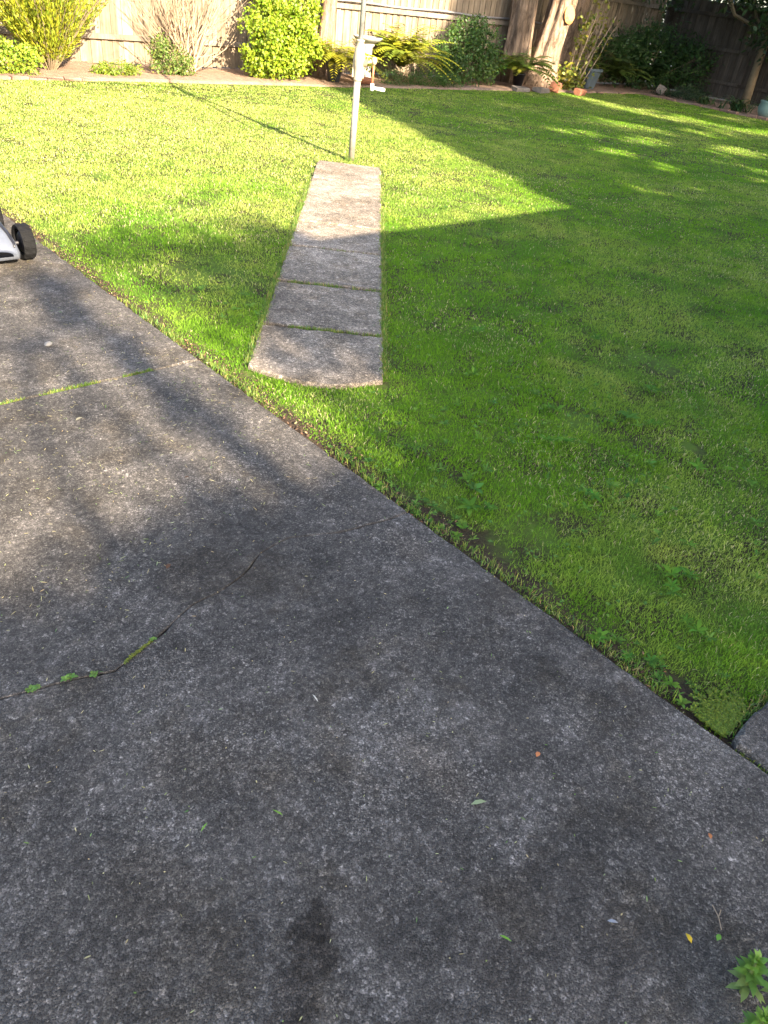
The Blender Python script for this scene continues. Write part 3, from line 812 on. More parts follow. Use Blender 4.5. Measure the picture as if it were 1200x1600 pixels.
bush('small_leafy_bush', 'small green leafy bush at the foot of the bare twiggy shrub', (6.68, 12.35, 0), [(0, 0, .2, .32, .25, .22), (.2, 0, .14, .22, .2, .14), (-.12, .05, .42, .16, .14, .14)], 2000, 0.045, 0.5, (0.10, 0.16, 0.03), c2=(0.2, 0.2, 0.05), mixp=0.4, stems=14, r0=0.006)
bush('lime_bush', 'tall dense lime green bush left of the clothes hoist pole', (8.75, 12.35, 0), [(0, 0, .32, .62, .45, .33), (-.1, .05, .75, .55, .42, .4), (.42, 0, .55, .42, .38, .32), (.05, .1, 1.15, .42, .36, .35), (-.35, 0, .3, .35, .35, .26), (.1, .1, 1.5, .3, .3, .3)] + [(random.gauss(0, .45), random.gauss(-.1, .2), random.uniform(.2, 1.3), .16, .16, .14) for _ in range(12)], 17000, 0.05, 0.75, (0.19, 0.28, 0.016), c2=(0.26, 0.3, 0.025), mixp=0.4, var=.25, stems=14, per=8)

# multi-stemmed small tree behind
root = thing_plant('multi_stem_tree', 'pale multi-stemmed tree trunks behind the yellow fern by the pole', 'tree', (9.95, 12.95, 0))
for (bx, tx, ty, r_, zt) in ((-.32, -.55, .05, .055, 2.6), (-.1, -.28, -.05, .06, 2.8), (.02, .0, .08, .05, 2.9), (.2, .3, 0, .085, 3.0), (.34, .62, .08, .075, 2.9)):
    pts = [(bx * .5, 0, -.05), (bx, ty * .3, .5), (bx + (tx - bx) * .5 + random.gauss(0, .03), ty * .6, 1.3), (tx, ty, zt)]
    MB().tube(pts, [r_ * 1.35, r_ * 1.1, r_, r_ * .6], 9).build('trunk', M['bark2'], root, smooth=True)
cl = leaf_cloud([(0, 0, 3.3, 1.3, .9, .8), (-.7, .2, 3.0, .8, .7, .6), (.8, .2, 3.1, .8, .7, .6)], 2500, 0.13, 0.5, MIDG)
link('crown', np_mesh('crown', *cl, M['leaf']), root)

potd = [(0.0, 0), (.11, 0), (.15, .26), (.165, .26), (.165, .3), (.14, .3), (.13, .27), (0.0, .27)]
fern('potted_yellow_fern', 'yellow fern spilling from a dark grey pot left of the hoist pole', (9.95, 12.3, 0), 64, 0.9, (0.27, 0.27, 0.02), pot=(potd, M['potgrey'], 0), c2=(0.17, 0.2, 0.02), rise=.85)
fern('sword_fern', 'large sunlit sword fern right of the hoist pole', (11.85, 12.55, 0), 120, 1.25, (0.27, 0.285, 0.022), c2=(0.12, 0.17, 0.02), rise=1.2, seg=20, pin=.12, base_z=.22)
# bird bath and dish
root = tag(empty('bird_bath', (10.8, 12.42, 0)), 'grey stone bird bath on a pedestal just behind the hoist pole', 'bird bath')
MB().lathe([(0, 0), (.17, 0), (.17, .05), (.12, .07), (.10, .2), (.105, .55), (.14, .6), (.14, .62), (0, .62)], n=20).build('pedestal', M['stone'], root, smooth=True)
MB().lathe([(0, .62), (.12, .62), (.24, .68), (.275, .715), (.275, .73), (.25, .73), (.2, .69), (0, .665)], n=28).build('bowl', M['stone'], root, smooth=True)
tag(MB().lathe([(0, 0), (.15, 0), (.2, .07), (.2, .085), (.18, .085), (.14, .02), (0, .02)], n=24).build('terracotta_dish', M['terra'], loc=(10.5, 12.12, 0.01), smooth=True), 'low terracotta dish on the bed beside the bird bath', 'dish')
tag(link('ground_cover', np_mesh('ground_cover', *leaf_cloud([(11.3, 12.02, .1, .45, .22, .13), (12.1, 12.02, .12, .55, .22, .16), (12.75, 12.02, .1, .4, .2, .14)], 3600, .06, .14, (0.05, .105, .02), up=1.2), M['leaf'])), 'fine dark green ground cover along the bed under the sword fern', 'ground cover', kind='stuff')
bush('dark_green_bush', 'rounded dark green bush between the sword fern and the big tree', (13.65, 12.4, 0), [(0, 0, .45, .72, .5, .45), (-.35, 0, .7, .5, .42, .38), (.3, .05, .75, .5, .42, .38), (0, .1, .98, .48, .4, .25), (.6, 0, .35, .4, .35, .33), (-.6, 0, .35, .35, .35, .33)], 9000, 0.06, 0.42, (0.05, 0.105, 0.02), c2=(0.1, 0.15, 0.02), mixp=.3, stems=14)
potb = [(0.0, 0), (.09, 0), (.13, .25), (.145, .25), (.145, .29), (.12, .29), (.11, .27), (0.0, .27)]
fern('potted_fern', 'green fern in a black pot against the left side of the big trunk', (15.1, 12.15, 0), 56, 0.95, (0.10, 0.16, 0.018), pot=(potb, M['blackplastic'], 0), c2=(0.2, 0.2, 0.02), mixp=.5, rise=.85)

# big old tree
root = thing_plant('old_tree', 'big old tree with rough split trunk and leaning limb before the fence', 'tree', (16.35, 12.55, 0))
def trunk(pts, rad, n=40, seed=0, name='trunk', mat=None):
    mb = MB(); mb.tube(pts, rad, n)
    vv = []
    P0 = np.array(pts)
    for i, q in enumerate(mb.v):
        ring = i // n; k = i % n
        c = pts[min(ring, len(pts) - 1)]
        f = 1 + 0.12 * math.sin(k * .94 + seed) + 0.08 * math.sin(k * 1.57 + ring * .3 + seed * 2) + 0.09 * abs(math.sin(k * 1.1 + seed + .25 * ring)) - .05 + random.gauss(0, .025) + (.22 * max(0, math.sin(k * .785 + seed)) if ring < 2 else 0)
        vv.append(tuple(c[j] + (q[j] - c[j]) * f for j in range(3)))
    mb.v = vv
    return mb.build(name, mat or M['bark'], root, smooth=True)
trunk([(-.02, 0, -.1), (0, 0, .12), (.02, 0, .4), (.1, 0, .8), (.25, .02, 1.25), (.36, .02, 1.7), (.42, .05, 2.4), (.4, .1, 3.4)], [.5, .41, .33, .29, .27, .29, .25, .15], seed=1)
trunk([(-.5, .38, -.1), (-.52, .38, .4), (-.55, .36, 1.0), (-.62, .33, 1.7), (-.7, .3, 3.2)], [.36, .3, .27, .26, .16], seed=3)
trunk([(.75, .25, -.1), (.9, .25, .4), (1.15, .28, 1.0), (1.4, .3, 1.7), (1.75, .3, 3.0)], [.27, .22, .19, .17, .1], seed=5, name='limb')
mb = MB().lathe([(0, 0), (.17, 0), (.19, .05), (.13, .1), (0, .1)], n=14)
mb.v = [(x * random.uniform(.85, 1.1), y, z) for x, y, z in mb.v]
mb.build('cut_scar', plain('cut_wood', (0.50, 0.24, 0.08), .8, var=.35, scale=20), root, loc=(.30, -.22, 1.45), rot=(R(80), 0, 0))
cl = leaf_cloud([(.2, 0, 4.4, 2.2, 1.6, 1.2), (-1, .2, 4.2, 1.5, 1.4, 1), (1.6, .2, 3.9, 1.6, 1.4, 1), (3.2, 0, 3.5, 1.8, 1.5, .8), (4.8, -.2, 3.5, 1.6, 1.6, .8)], 7000, 0.24, 0.4, MIDG, per=12)  # right-hand blobs added above the view to cut skylight on the fence
link('crown', np_mesh('crown', *cl, M['leaf']), root)
# climber on the tree
root = thing_plant('climbing_vine', 'leaning vine stems with sparse yellow leaves before the big trunk', 'vine', (16.95, 12.1, 0))
mb = MB(); lp = []
for i in range(17):
    b = Vector((random.gauss(0, .12), random.gauss(0, .08), -.02)); a = random.uniform(.25, .75)
    tip = b + Vector((math.sin(a) * 1.7, random.gauss(.1, .15), math.cos(a) * 1.9))
    mid = b.lerp(tip, .5) + Vector((random.gauss(0, .12), random.gauss(0, .08), random.gauss(0, .08)))
    mb.tube([b, b.lerp(mid, .5), mid, mid.lerp(tip, .5) + Vector((random.gauss(0, .06), 0, 0)), tip], [.024, .02, .016, .012, .007] if i < 5 else [.012, .01, .008, .006, .004], 5)
    for k in range(9):
        q = b.lerp(tip, random.random()) + Vector((random.gauss(0, .1), random.gauss(0, .06), random.gauss(0, .08)))
        lp.append(q)
mb.build('stem', M['twig'], root)
for k in range(130): lp.append(Vector((random.gauss(-.05, .22), random.gauss(-.05, .12), abs(random.gauss(0.1, .2)) + .03)))
P = np.array([tuple(q) for q in lp]); P = np.repeat(P, 3, 0) + rng.normal(size=(len(P) * 3, 3)) * .04
link('foliage', np_mesh('foliage', *leaves(P, rng.normal(size=P.shape) + [0, 0, -.3], .1, .06, cols(len(P), (.2, .2, .03), .25, .1, (.08, .13, .02), .4), .15), M['leaf']), root)
pots = [(0.0, 0), (.17, 0), (.255, .4), (.285, .4), (.285, .45), (.25, .45), (.235, .41), (0.0, .41)]
root = fern('potted_plant', 'square blue-grey pot with a low yellow-green plant right of the big tree', (17.95, 12.3, 0), 26, .32, (.15, .17, .015), 'potted plant', pot=(pots, M['potblue'], .6), rise=.8)
fern('shade_fern', 'arching fern in dappled shade right of the blue-grey pot', (19.3, 12.35, 0), 46, 0.95, (0.07, 0.11, 0.016), c2=(0.13, 0.15, .02), mixp=.35, base_z=.25, rise=1.1)
fern('shade_fern', 'dark fern with long arching fronds behind the white flowers', (20.8, 12.4, 0), 30, 1.0, (0.035, 0.07, 0.016), base_z=.2, rise=1.05)
bush('dark_leafy_shrub', 'dark broad-leaved shrub with a few white flowers near the fence corner', (21.2, 12.7, 0), [(0, 0, .9, .6, .4, .6), (-.7, 0, .8, .55, .4, .6), (.55, -.3, 1.0, .6, .4, .5), (-1.7, .1, .7, .5, .35, .6), (-.4, -.2, 1.2, .5, .3, .3), (.9, -.8, .7, .5, .5, .6), (-.3, -.1, .35, .8, .4, .3), (.4, -.4, .35, .5, .35, .3), (-1.3, 0, .9, .4, .3, .35)], 9500, .10, .32, (0.035, 0.078, 0.02), c2=(.06, .12, .025), mixp=.4, stems=16)
mb = MB()
for p in ((20.3, 12.1, .62), (20.55, 12.05, .9), (21.1, 11.95, .62), (20.2, 12.2, 1.05)):
    mb.lathe([(0, 0), (.014, .003), (.022, .015), (.015, .025), (0, .028)], c=p, n=8)
fl = mb.build('flower', M['white'], None, smooth=True)
sh = [o for o in bpy.data.objects if o.name.startswith('dark_leafy_shrub')][0]
fl.parent = sh; fl.location = (-21.2, -12.7, 0)
for i, (x, y, L, lab) in enumerate(((20.15, 9.35, .68, 'large strappy dark green plant beside the pale green pot'), (20.2, 10.3, .45, 'small strappy dark plant left of the large one at the fence'), (20.5, 8.2, .6, 'strappy plant half hidden behind the pale green pot'))):
    root = thing_plant('strappy_plant', lab, 'plant', (x, y, 0), 'strappy plants along the side fence')
    link('foliage', np_mesh('foliage', *strap_mesh(70 if i == 0 else 46, L, .035, (.045, .09, .03), .12 if i == 0 else .09, c2=(.12, .16, .05)), M['leaf']), root)
potg = [(0, 0), (.12, 0), (.19, .1), (.21, .2), (.185, .3), (.2, .32), (.2, .345), (.17, .345), (.165, .3), (0, .28)]
root = tag(empty('green_pot', (19.95, 8.55, 0)), 'pale green glazed pot at the right edge of the bed', 'pot')
MB().lathe(potg, n=24).build('pot', M['potgreen'], root, smooth=True)
link('foliage', np_mesh('foliage', *strap_mesh(26, .4, .03, (.06, .11, .03), .05), M['leaf']), root, (0, 0, .3))
tag(link('ground_cover', np_mesh('ground_cover', *leaf_cloud([(20.6, 11.5, .08, .8, .25, .12), (21.5, 11.3, .12, .6, .3, .16), (20.5, 10.9, .1, .4, .35, .14)], 2400, .06, .3, (0.025, .05, .018)), M['leaf'])), 'low dark ground cover in the shaded corner of the bed', 'ground cover', kind='stuff')
rough_block('pale_rock', (20.15, 11.5, .12), (.28, .2, .2), .4, .25, M['fieldstone'], 'pale pointed rock in the dark corner of the bed', 'rock')
# overhanging tree in the fence corner
root = thing_plant('overhanging_tree', 'dark tree with branches hanging over the shaded fence corner at right', 'tree', (21.9, 10.0, 0))
MB().tube([(0, 0, -.05), (.05, .05, .8), (-.05, 0, 1.8), (-.1, .1, 3.4)], [.12, .1, .09, .05], 9).build('trunk', M['stem'], root, smooth=True)
blobs = [(-.5, -.6, 2.2, 1.1, 1.2, .9), (-.3, .8, 2.9, 1.2, 1.3, .8), (-.8, 0, 3.4, 1.6, 1.8, .9), (-.6, -1.6, 2.2, 1.0, 1.0, 1.0), (-.2, 2.0, 2.9, 1, .9, .6), (-1.3, -2.6, 3.0, 1.2, 1.2, .8), (-1.8, 1.2, 3.3, 1.3, 1.6, .7)]
link('crown', np_mesh('crown', *leaf_cloud(blobs + [(-1.0, 2.4, 2.3, .9, .6, .5), (-.4, -1.0, 1.6, .8, 1.0, .6)], 13000, .14, .42, (0.03, .06, .018), c2=(.06, .1, .02), mixp=.3), M['leaf']), root)
link('crown', np_mesh('crown', *leaf_cloud([(-2.2, -1, 4.6, 2.6, 3.2, 1.1), (-1, 1.6, 5.0, 2.6, 2.2, 1.1), (-3.4, .8, 4.4, 1.8, 1.8, .8), (.5, -3, 4.4, 2, 3, 1.4)], 7000, .3, .45, (0.03, .06, .018), per=12), M['leaf']), root)  # upper crown added out of view to block sky over the corner
mb = MB()
for b in blobs: mb.tube([(-.05, 0, 1.6), (b[0] * .5, b[1] * .5, 1.9), (b[0], b[1], b[2])], [.05, .035, .015], 5)
mb.build('branch', M['stem'], root)

root = thing_plant('neighbour_tree', 'dense dark tree standing behind the far right fence corner', 'tree', (23.6, 14.9, 0))
MB().tube([(0, 0, -.1), (.05, 0, 1.5), (0, .1, 4)], [.16, .13, .07], 9).build('trunk', M['stem'], root, smooth=True)
link('crown', np_mesh('crown', *leaf_cloud([(0, 0, 2.4, 1.6, 1.2, 1.4), (-1.6, .1, 2.6, 1.4, 1.0, 1.2), (1.0, -1.8, 2.5, 1.2, 1.4, 1.3), (1.2, -3.8, 2.6, 1.1, 1.5, 1.2), (0, 0, 4, 1.8, 1.5, 1), (1.2, -5.8, 2.8, 1.1, 1.5, 1.2)], 6500, .2, .45, (0.025, .05, .015), per=12), M['leaf']), root)

# ------------------------------------------------------------------ clothes hoist
HX, HY = 5.70, 6.66
root = tag(empty('clothes_hoist', (HX, HY, 0)), 'steel rotary clothes hoist pole with crank handle standing at the path end', 'clothes hoist')
MB().lathe([(0, -.05), (.034, -.05), (.034, .765), (0, .765)], n=18).build('lower_pole', M['galvdull'], root, smooth=True)
MB().lathe([(0, 1.05), (.0255, 1.05), (.0255, 2.5), (0, 2.5)], n=18).build('upper_pole', M['galv'], root, smooth=True)
MB().lathe([(0, .745), (.040, .745), (.043, .75), (.043, .77), (.039, .785), (.041, .85), (.054, .90), (.056, .95), (.055, .97), (.046, 1.04), (.037, 1.085), (.043, 1.09), (.043, 1.10), (.03, 1.105), (0, 1.105)], n=22).build('gear_casing', M['cream'], root, smooth=True)
MB().box((0, 0, 0), (.012, .12, .2), .003).build('casing_flange', M['cream'], root, loc=(0, 0, .87), rot=(0, 0, R(44)))
ca = Vector((.83, -.56, 0))
hubm = MB().lathe([(0, 0), (.036, 0), (.036, .045), (.022, .055), (0, .055)], n=16)
hubm.build('gear_hub', M['rustred'] if False else M['stem'], root, loc=ca * .03 + Vector((0, 0, .905)), rot=(0, R(90), math.atan2(ca.y, ca.x)))
cp = ca * .155
MB().tube([ca * .07 + Vector((0, 0, .905)), ca * .11 + Vector((0, 0, .92)), cp + Vector((0, 0, .935))], .012, 10).build('crank_shaft', M['cream'], root, smooth=True)
MB().lathe([(0, -.035), (.022, -.03), (.03, 0), (.024, .03), (0, .035)], n=14).build('crank_boss', M['cream'], root, smooth=True, loc=cp + Vector((0, 0, .935)))
MB().tube([cp + Vector((0, 0, .91)), cp + Vector((-.004, 0, .71))], .011, 10).build('crank_rod', M['rustred'], root, smooth=True)
MB().tube([cp + Vector((0, 0, .735)), cp + Vector((0, 0, .67))], .019, 10).build('handle_socket', M['white'], root, smooth=True)
q = cp + Vector((0, 0, .695)); e_ = Vector((.83, -.56, -.06))
MB().tube([q, q + e_ * .04, q + e_ * .09, q + e_ * .135], [.012, .015, .019, .016], 10).build('handle_grip', M['white'], root, smooth=True)
heads = []
MB().lathe([(0, 2.36), (.05, 2.36), (.06, 2.4), (.05, 2.5), (0, 2.52)], n=16).build('head', M['galv'], root, smooth=True)
for a in (-101, -20, 72, 165):
    d = Vector((math.cos(R(a)), math.sin(R(a)), 0))
    MB().tube([Vector((0, 0, 2.42)), d * 1.5 + Vector((0, 0, 2.44)), d * 3.1 + Vector((0, 0, 2.5))], [.018, .016, .013], 8).build('arm', M['galv'], root, smooth=True)
    MB().tube([Vector((0, 0, 2.0)), d * 1.2 + Vector((0, 0, 2.42))], .007, 6).build('brace', M['galv'], root, smooth=True)
    heads.append(d)
for rr in (1.0, 1.5, 2.0, 2.5, 3.0):
    mb = MB()
    for i in range(4):
        a_, b_ = heads[i] * rr, heads[(i + 1) % 4] * rr
        mb.tube([a_ + Vector((0, 0, 2.45)), (a_ + b_) / 2 + Vector((0, 0, 2.42)), b_ + Vector((0, 0, 2.45))], .002, 4)
    mb.build('wire', M['galv'], root)

# ------------------------------------------------------------------ lawn mower (front to the house)
MX, MY = 1.25, 4.72
root = tag(empty('lawn_mower', (MX, MY, 0)), 'silver and black lawn mower standing on the driveway at the left edge', 'lawn mower')
def loft(secs, n=20):
    vs_ = []; f = []
    for (y, w, z0, h, e) in secs:
        for k in range(n):
            a = math.pi * k / (n - 1)
            c, s_ = math.cos(a), math.sin(a)
            vs_.append((w * math.copysign(abs(c) ** e, c), y, z0 + h * abs(s_) ** e))
    for i in range(len(secs) - 1):
        for k in range(n - 1): f.append((i * n + k, i * n + k + 1, (i + 1) * n + k + 1, (i + 1) * n + k))
        f.append((i * n + n - 1, i * n, (i + 1) * n, (i + 1) * n + n - 1))
    f.append(tuple(range(n))); f.append(tuple(reversed([(len(secs) - 1) * n + k for k in range(n)])))
    return MB().add(vs_, f)
secs = [(-.145, .17, .07, .035, .7), (-.135, .2, .05, .07, .65), (-.10, .222, .045, .105, .65), (-.03, .232, .045, .15, .62), (.06, .236, .045, .19, .62), (.2, .24, .045, .22, .6), (.45, .24, .05, .22, .6), (.62, .22, .06, .2, .6)]
loft(secs).build('deck', M['silver'], root, smooth=True)
def on_deck(y, k):      # point on the shell, k 0..1 from right to left
    for a, b in zip(secs, secs[1:]):
        if a[0] <= y <= b[0]:
            t = (y - a[0]) / (b[0] - a[0]); w, z0, h, e = [a[i] + (b[i] - a[i]) * t for i in range(1, 5)]
            c, s_ = math.cos(math.pi * k), math.sin(math.pi * k)
            return Vector((w * math.copysign(abs(c) ** e, c), y, z0 + h * abs(s_) ** e))
mb = MB()
for sgn in (0, 1):
    vs_ = []; K = 14
    for i in range(K):
        t = i / (K - 1); y = -.118 + .28 * t; wd = .012 + .05 * t ** .7
        k0 = .20 + .13 * t
        ring = []
        for kk in (k0 - wd * .5, k0, k0 + wd):
            kk = 1 - kk if sgn else kk
            p = on_deck(y, kk); nrm = Vector((p.x, -.05, p.z)).normalized()
            ring.append(p + nrm * .007)
        vs_ += ring
    f = []
    for i in range(K - 1):
        for j in range(2): f.append((i * 3 + j, i * 3 + j + 1, i * 3 + 4 + j, i * 3 + 3 + j))
    mb.add(vs_, f)
band = mb.build('hood_stripe', M['blackplastic'], root, smooth=True)
md = band.modifiers.new('thick', 'SOLIDIFY'); md.thickness = .006; md.offset = 0
loft([(.12, .12, .2, .06, .6), (.16, .15, .22, .11, .6), (.4, .15, .22, .12, .6), (.46, .12, .22, .08, .6)]).build('motor_cover', M['blackplastic'], root, smooth=True)
for (wx, wy, r_, w) in ((.285, 0.0, .103, .07), (-.285, 0.0, .103, .058), (.29, .52, .115, .058), (-.29, .52, .115, .058)):
    wheel = link('wheel', MB().lathe([(0, -.02), (.05, -.024), (.06, -.016), (.06, .016), (.05, .024), (0, .02)], n=20).mesh('wheel', M['blackplastic'], True), root, (wx, wy, r_), (0, R(90), 0))
    ty = MB(); N_ = 56
    prof = [(.74, -.42), (.93, -.5), (1.0, -.36), (1.0, 0), (1.0, .36), (.93, .5), (.74, .42)]
    vs_ = []
    for k in range(N_):
        a = 2 * math.pi * k / N_; groove = 1.0 if (k // 2) % 2 else .955
        for j, (q, z) in enumerate(prof):
            rr = r_ * q * (groove if 1 < j < 5 and j != 3 else (1.0 if j != 3 else .985))
            vs_.append((rr * math.cos(a), rr * math.sin(a), z * w))
    f = []; n7 = len(prof)
    for k in range(N_):
        for j in range(n7): f.append((k * n7 + j, k * n7 + (j + 1) % n7, ((k + 1) % N_) * n7 + (j + 1) % n7, ((k + 1) % N_) * n7 + j))
    ty.add(vs_, f).build('tyre', M['black'], wheel)
MB().tube([(-.25, 0, .1), (.25, 0, .1)], .012, 8).build('axle', M['blackplastic'], root)
MB().tube([(-.29, .52, .11), (.29, .52, .11)], .012, 8).build('axle', M['galv'], root)
mb = MB().tube([(.2, .55, .2), (.21, .8, .5), (.2, 1.15, .95), (.16, 1.2, 1.0), (-.16, 1.2, 1.0), (-.2, 1.15, .95), (-.21, .8, .5), (-.2, .55, .2)], .013, 8)
mb.build('handle', M['blackplastic'], root, smooth=True)
loft([(.6, .2, .16, .2, .5), (.7, .22, .14, .26, .5), (1.0, .21, .16, .24, .5), (1.08, .17, .2, .16, .5)]).build('grass_catcher', M['blackplastic'], root, smooth=True)

# ------------------------------------------------------------------ small things on the concrete
def fallen_leaf(x, y, L, asp, c, az, label, curl=.35, cat_='leaf'):
    V, F, C = leaves(np.array([[0, 0, .003]]), np.array([[math.cos(az), math.sin(az), .12]]), np.array([L]), np.array([L * asp]), np.array([c]), curl, np.array([[.1, .1, 1.0]]), .05)
    return tag(link('fallen_leaf', np_mesh('fallen_leaf', V, F, C, M['dry']), None, (x, y, 0)), label, cat_, 'fallen leaves on the driveway')
fallen_leaf(.995, .527, .042, .3, (.24, .28, .15), -.5, 'pale green curled leaf lying alone on the driveway right of centre')
fallen_leaf(1.135, .003, .022, .5, (.5, .34, .03), 1.2, 'yellow leaf on the driveway near the green shoots')
fallen_leaf(1.238, .514, .018, .7, (.45, .17, .07), .3, 'small orange-brown leaf below the lawn edge')
fallen_leaf(1.185, -.03, .018, .6, (.12, .26, .04), .1, 'tiny bright green leaf beside the forked twig')
fallen_leaf(.818, .28, .028, .2, (.15, .30, .04), -1.2, 'narrow green leaf blade on the lower right of the driveway')
fallen_leaf(1.028, .149, .024, .35, (.26, .26, .28), -.9, 'whitish leaf scrap on the lower right of the driveway')
fallen_leaf(.976, 2.737, .035, .45, (.3, .27, .18), .2, 'pale leaf on the sunlit driveway below the grassy joint', .2)
fallen_leaf(1.4, .098, .016, .6, (.35, .14, .06), .9, 'small brown leaf on the driveway at far right')
fallen_leaf(.889, .996, .03, .14, (.5, .48, .42), 1.5, 'thin pale straw on the driveway below the crack')
fallen_leaf(.826, 1.708, .026, .6, (.10, .055, .035), .5, 'dark brown leaf just above the driveway crack')
fallen_leaf(1.132, 2.137, .02, .6, (.09, .05, .03), -.4, 'small dark leaf on the edge of the sunlit driveway')
fallen_leaf(.62, .78, .03, .16, (.14, .26, .04), 2.0, 'curved green blade lying on the dark stained concrete')
fallen_leaf(.45, .86, .026, .18, (.15, .28, .05), .4, 'short green blade near the left of the stained concrete')
mb = MB().tube([(0, 0, .004), (.02, .018, .006), (.035, .04, .004)], .0012, 5).tube([(.02, .018, .006), (.04, .022, .005)], .001, 5)
tag(mb.build('forked_twig', M['twig'], loc=(1.215, -.025, 0)), 'tiny pale forked twig on the driveway near the green shoots', 'twig')
def pebble(x, y, s, mat, label):
    mb = MB(); n = 9
    mb.lathe([(0, 0), (.8, .05), (1, .35), (.75, .75), (.3, .95), (0, .98)], n=n)
    mb.v = [(a * s * (1 + .25 * math.sin(a * 3 + b)) * .6, b * s * .5 * (1 + .2 * math.cos(b * 4)), c * s * .55) for a, b, c in mb.v]
    return tag(mb.build('pebble', mat, loc=(x, y, 0), rot=(0, 0, .5)), label, 'stone')
pebble(1.164, 3.483, .035, M['stonechip'], 'dark grey stone lying on the driveway below the mower')

def weed(name, x, y, label, s=1.0, cl=3, group='weeds in the driveway crack'):
    root = tag(empty(name, (x, y, -.004)), label, 'weed', group)
    parts = []
    for k in range(cl):
        parts.append(rosette(random.gauss(0, .012) * s, random.gauss(0, .004) * s, .006, .022 * s, 6, (.12, .21, .035), .55, .6))
    link('foliage', np_mesh('foliage', *cat(parts), M['leaf']), root)
weed('crack_weed', .32, 1.47, 'green weed tuft in the driveway crack, leftmost of the row', .75, 4)
weed('crack_weed', .40, 1.452, 'open leafy weed in the driveway crack, second from the left', .8, 3)
weed('crack_weed', .46, 1.428, 'small leafy weed in the driveway crack, third from the left', .6, 3)
weed('crack_weed', .645, 1.456, 'weed at the bend of the driveway crack, right of the moss', .55, 2)
mo = [rosette(.545 + .1 * t, 1.422 + .034 * t + random.gauss(0, .002), .0, .008, 6, (.15, .17, .02), .6, .8) for t in np.linspace(0, 1, 34)]
tag(link('moss_strip', np_mesh('moss_strip', *cat(mo), M['leaf'])), 'yellow-green moss filling the bend of the driveway crack', 'moss', kind='stuff')
# moss cushion at the side path corner
mo = []
for k in range(1000):
    x = DX + .02 + abs(random.gauss(0, .09)); y = .23 + abs(random.gauss(0, .05))
    if vnoise(np.array([x]), np.array([y]), 16, 2, 4)[0] < .3: continue
    mo.append(rosette(x, y, -.006, .011, 6, (.12, .17, .012), .5, 1.0))
tag(link('moss', np_mesh('moss', *cat(mo), M['leaf'])), 'yellow-green moss at the corner of the side path slab', 'moss', kind='stuff')

# leafy shoots rising at the lower right
def shoot(x, y, H, label, seed):
    random.seed(seed)
    root = tag(empty('leafy_shoot', (x, y, 0)), label, 'plant', 'leafy shoots beside the driveway')
    tipx, tipy = random.gauss(0, .01), random.gauss(0, .01)
    MB().tube([(0, 0, -.01), (tipx * .5, tipy * .5, H * .5), (tipx, tipy, H)], [.004, .0035, .0025], 6).build('stem', plain('green_stem', (.16, .2, .05), .6), root, smooth=True)
    for k in range(34):
        t = k / 33; z = H * (.25 + .75 * t); az = k * 2.4
        L = .052 * (1 - .4 * t) if t > .3 else .042
        el = -.1 + 1.15 * t
        cc = np.array([[.10, .2, .03]]) * (.75 + .5 * t) * random.uniform(.8, 1.2) if t > .3 else np.array([[.13, .19, .05]])
        V, F, C = leaves(np.array([[tipx * t, tipy * t, z]]), np.array([[math.cos(az) * math.cos(el), math.sin(az) * math.cos(el), math.sin(el)]]), np.array([L]), np.array([L * .36]), cc, .3, np.array([[0, 0, 1.0]]) + rng.normal(size=(1, 3)) * .1, .15)
        link('leaf', np_mesh('leaf', V, F, C, M['leaf']), root)
shoot(1.13, -.115, .10, 'upper bright green leafy shoot at the lower right corner', 1)
shoot(1.185, -.165, .09, 'green leafy shoot at the right edge beside the upper one', 2)
shoot(1.045, -.17, .11, 'lowest bright green leafy shoot at the lower right corner', 3)
random.seed(77)

# ------------------------------------------------------------------ house and trees behind the viewer (they throw the shade; the driveway tree is added)
root = tag(empty('house', (9, -4, 0)), 'weatherboard house behind the viewer shading the near lawn', 'house')
EZ, EY, RX0, RX1 = 2.7, -.80, 2.67, 17.5
RIDY, RIDZ = -3.6, 3.7; BKY = -6.4
def H_(name, mb, mat): return mb.build(name, mat, root, loc=(-9, 4, 0))
H_('wall', MB().box((10.2, -3.6, 1.2), (14.2, 4.4, 2.5)), M['weatherboard'])
mb = MB()
T = .12
prof = [(EY, EZ - T), (EY, EZ), (RIDY, RIDZ), (BKY, EZ), (BKY, EZ - T), (RIDY, RIDZ - T)]
v = [(RX0, y, z) for y, z in prof] + [(RX1, y, z) for y, z in prof]
f = [(0, 1, 2, 5), (2, 3, 4, 5), (6, 11, 8, 7), (8, 11, 10, 9)] + [(i, i + 6, (i + 1) % 6 + 6, (i + 1) % 6) for i in range(6)]
H_('roof', mb.add(v, f), M['roof'])
H_('gutter', MB().box(((RX0 + RX1) / 2, EY + .05, EZ - .07), (RX1 - RX0, .1, .1), .01), M['white'])
for wx in (5.0, 8.2, 14.0):
    w_ = MB().box((wx, -1.36, 1.5), (1.5, .06, 1.1), .005).build('window', M['white'], root, loc=(-9, 4, 0))
    MB().box((wx, -1.345, 1.5), (1.36, .06, .96)).build('pane', M['glass'], w_)
d_ = MB().box((11.2, -1.37, 1.03), (.9, .06, 2.06), .005).build('door', M['rail'], root, loc=(-9, 4, 0))
MB().tube([(11.55, -1.33, 1.0), (11.55, -1.27, 1.0)], .02, 8).build('handle', M['galv'], d_)

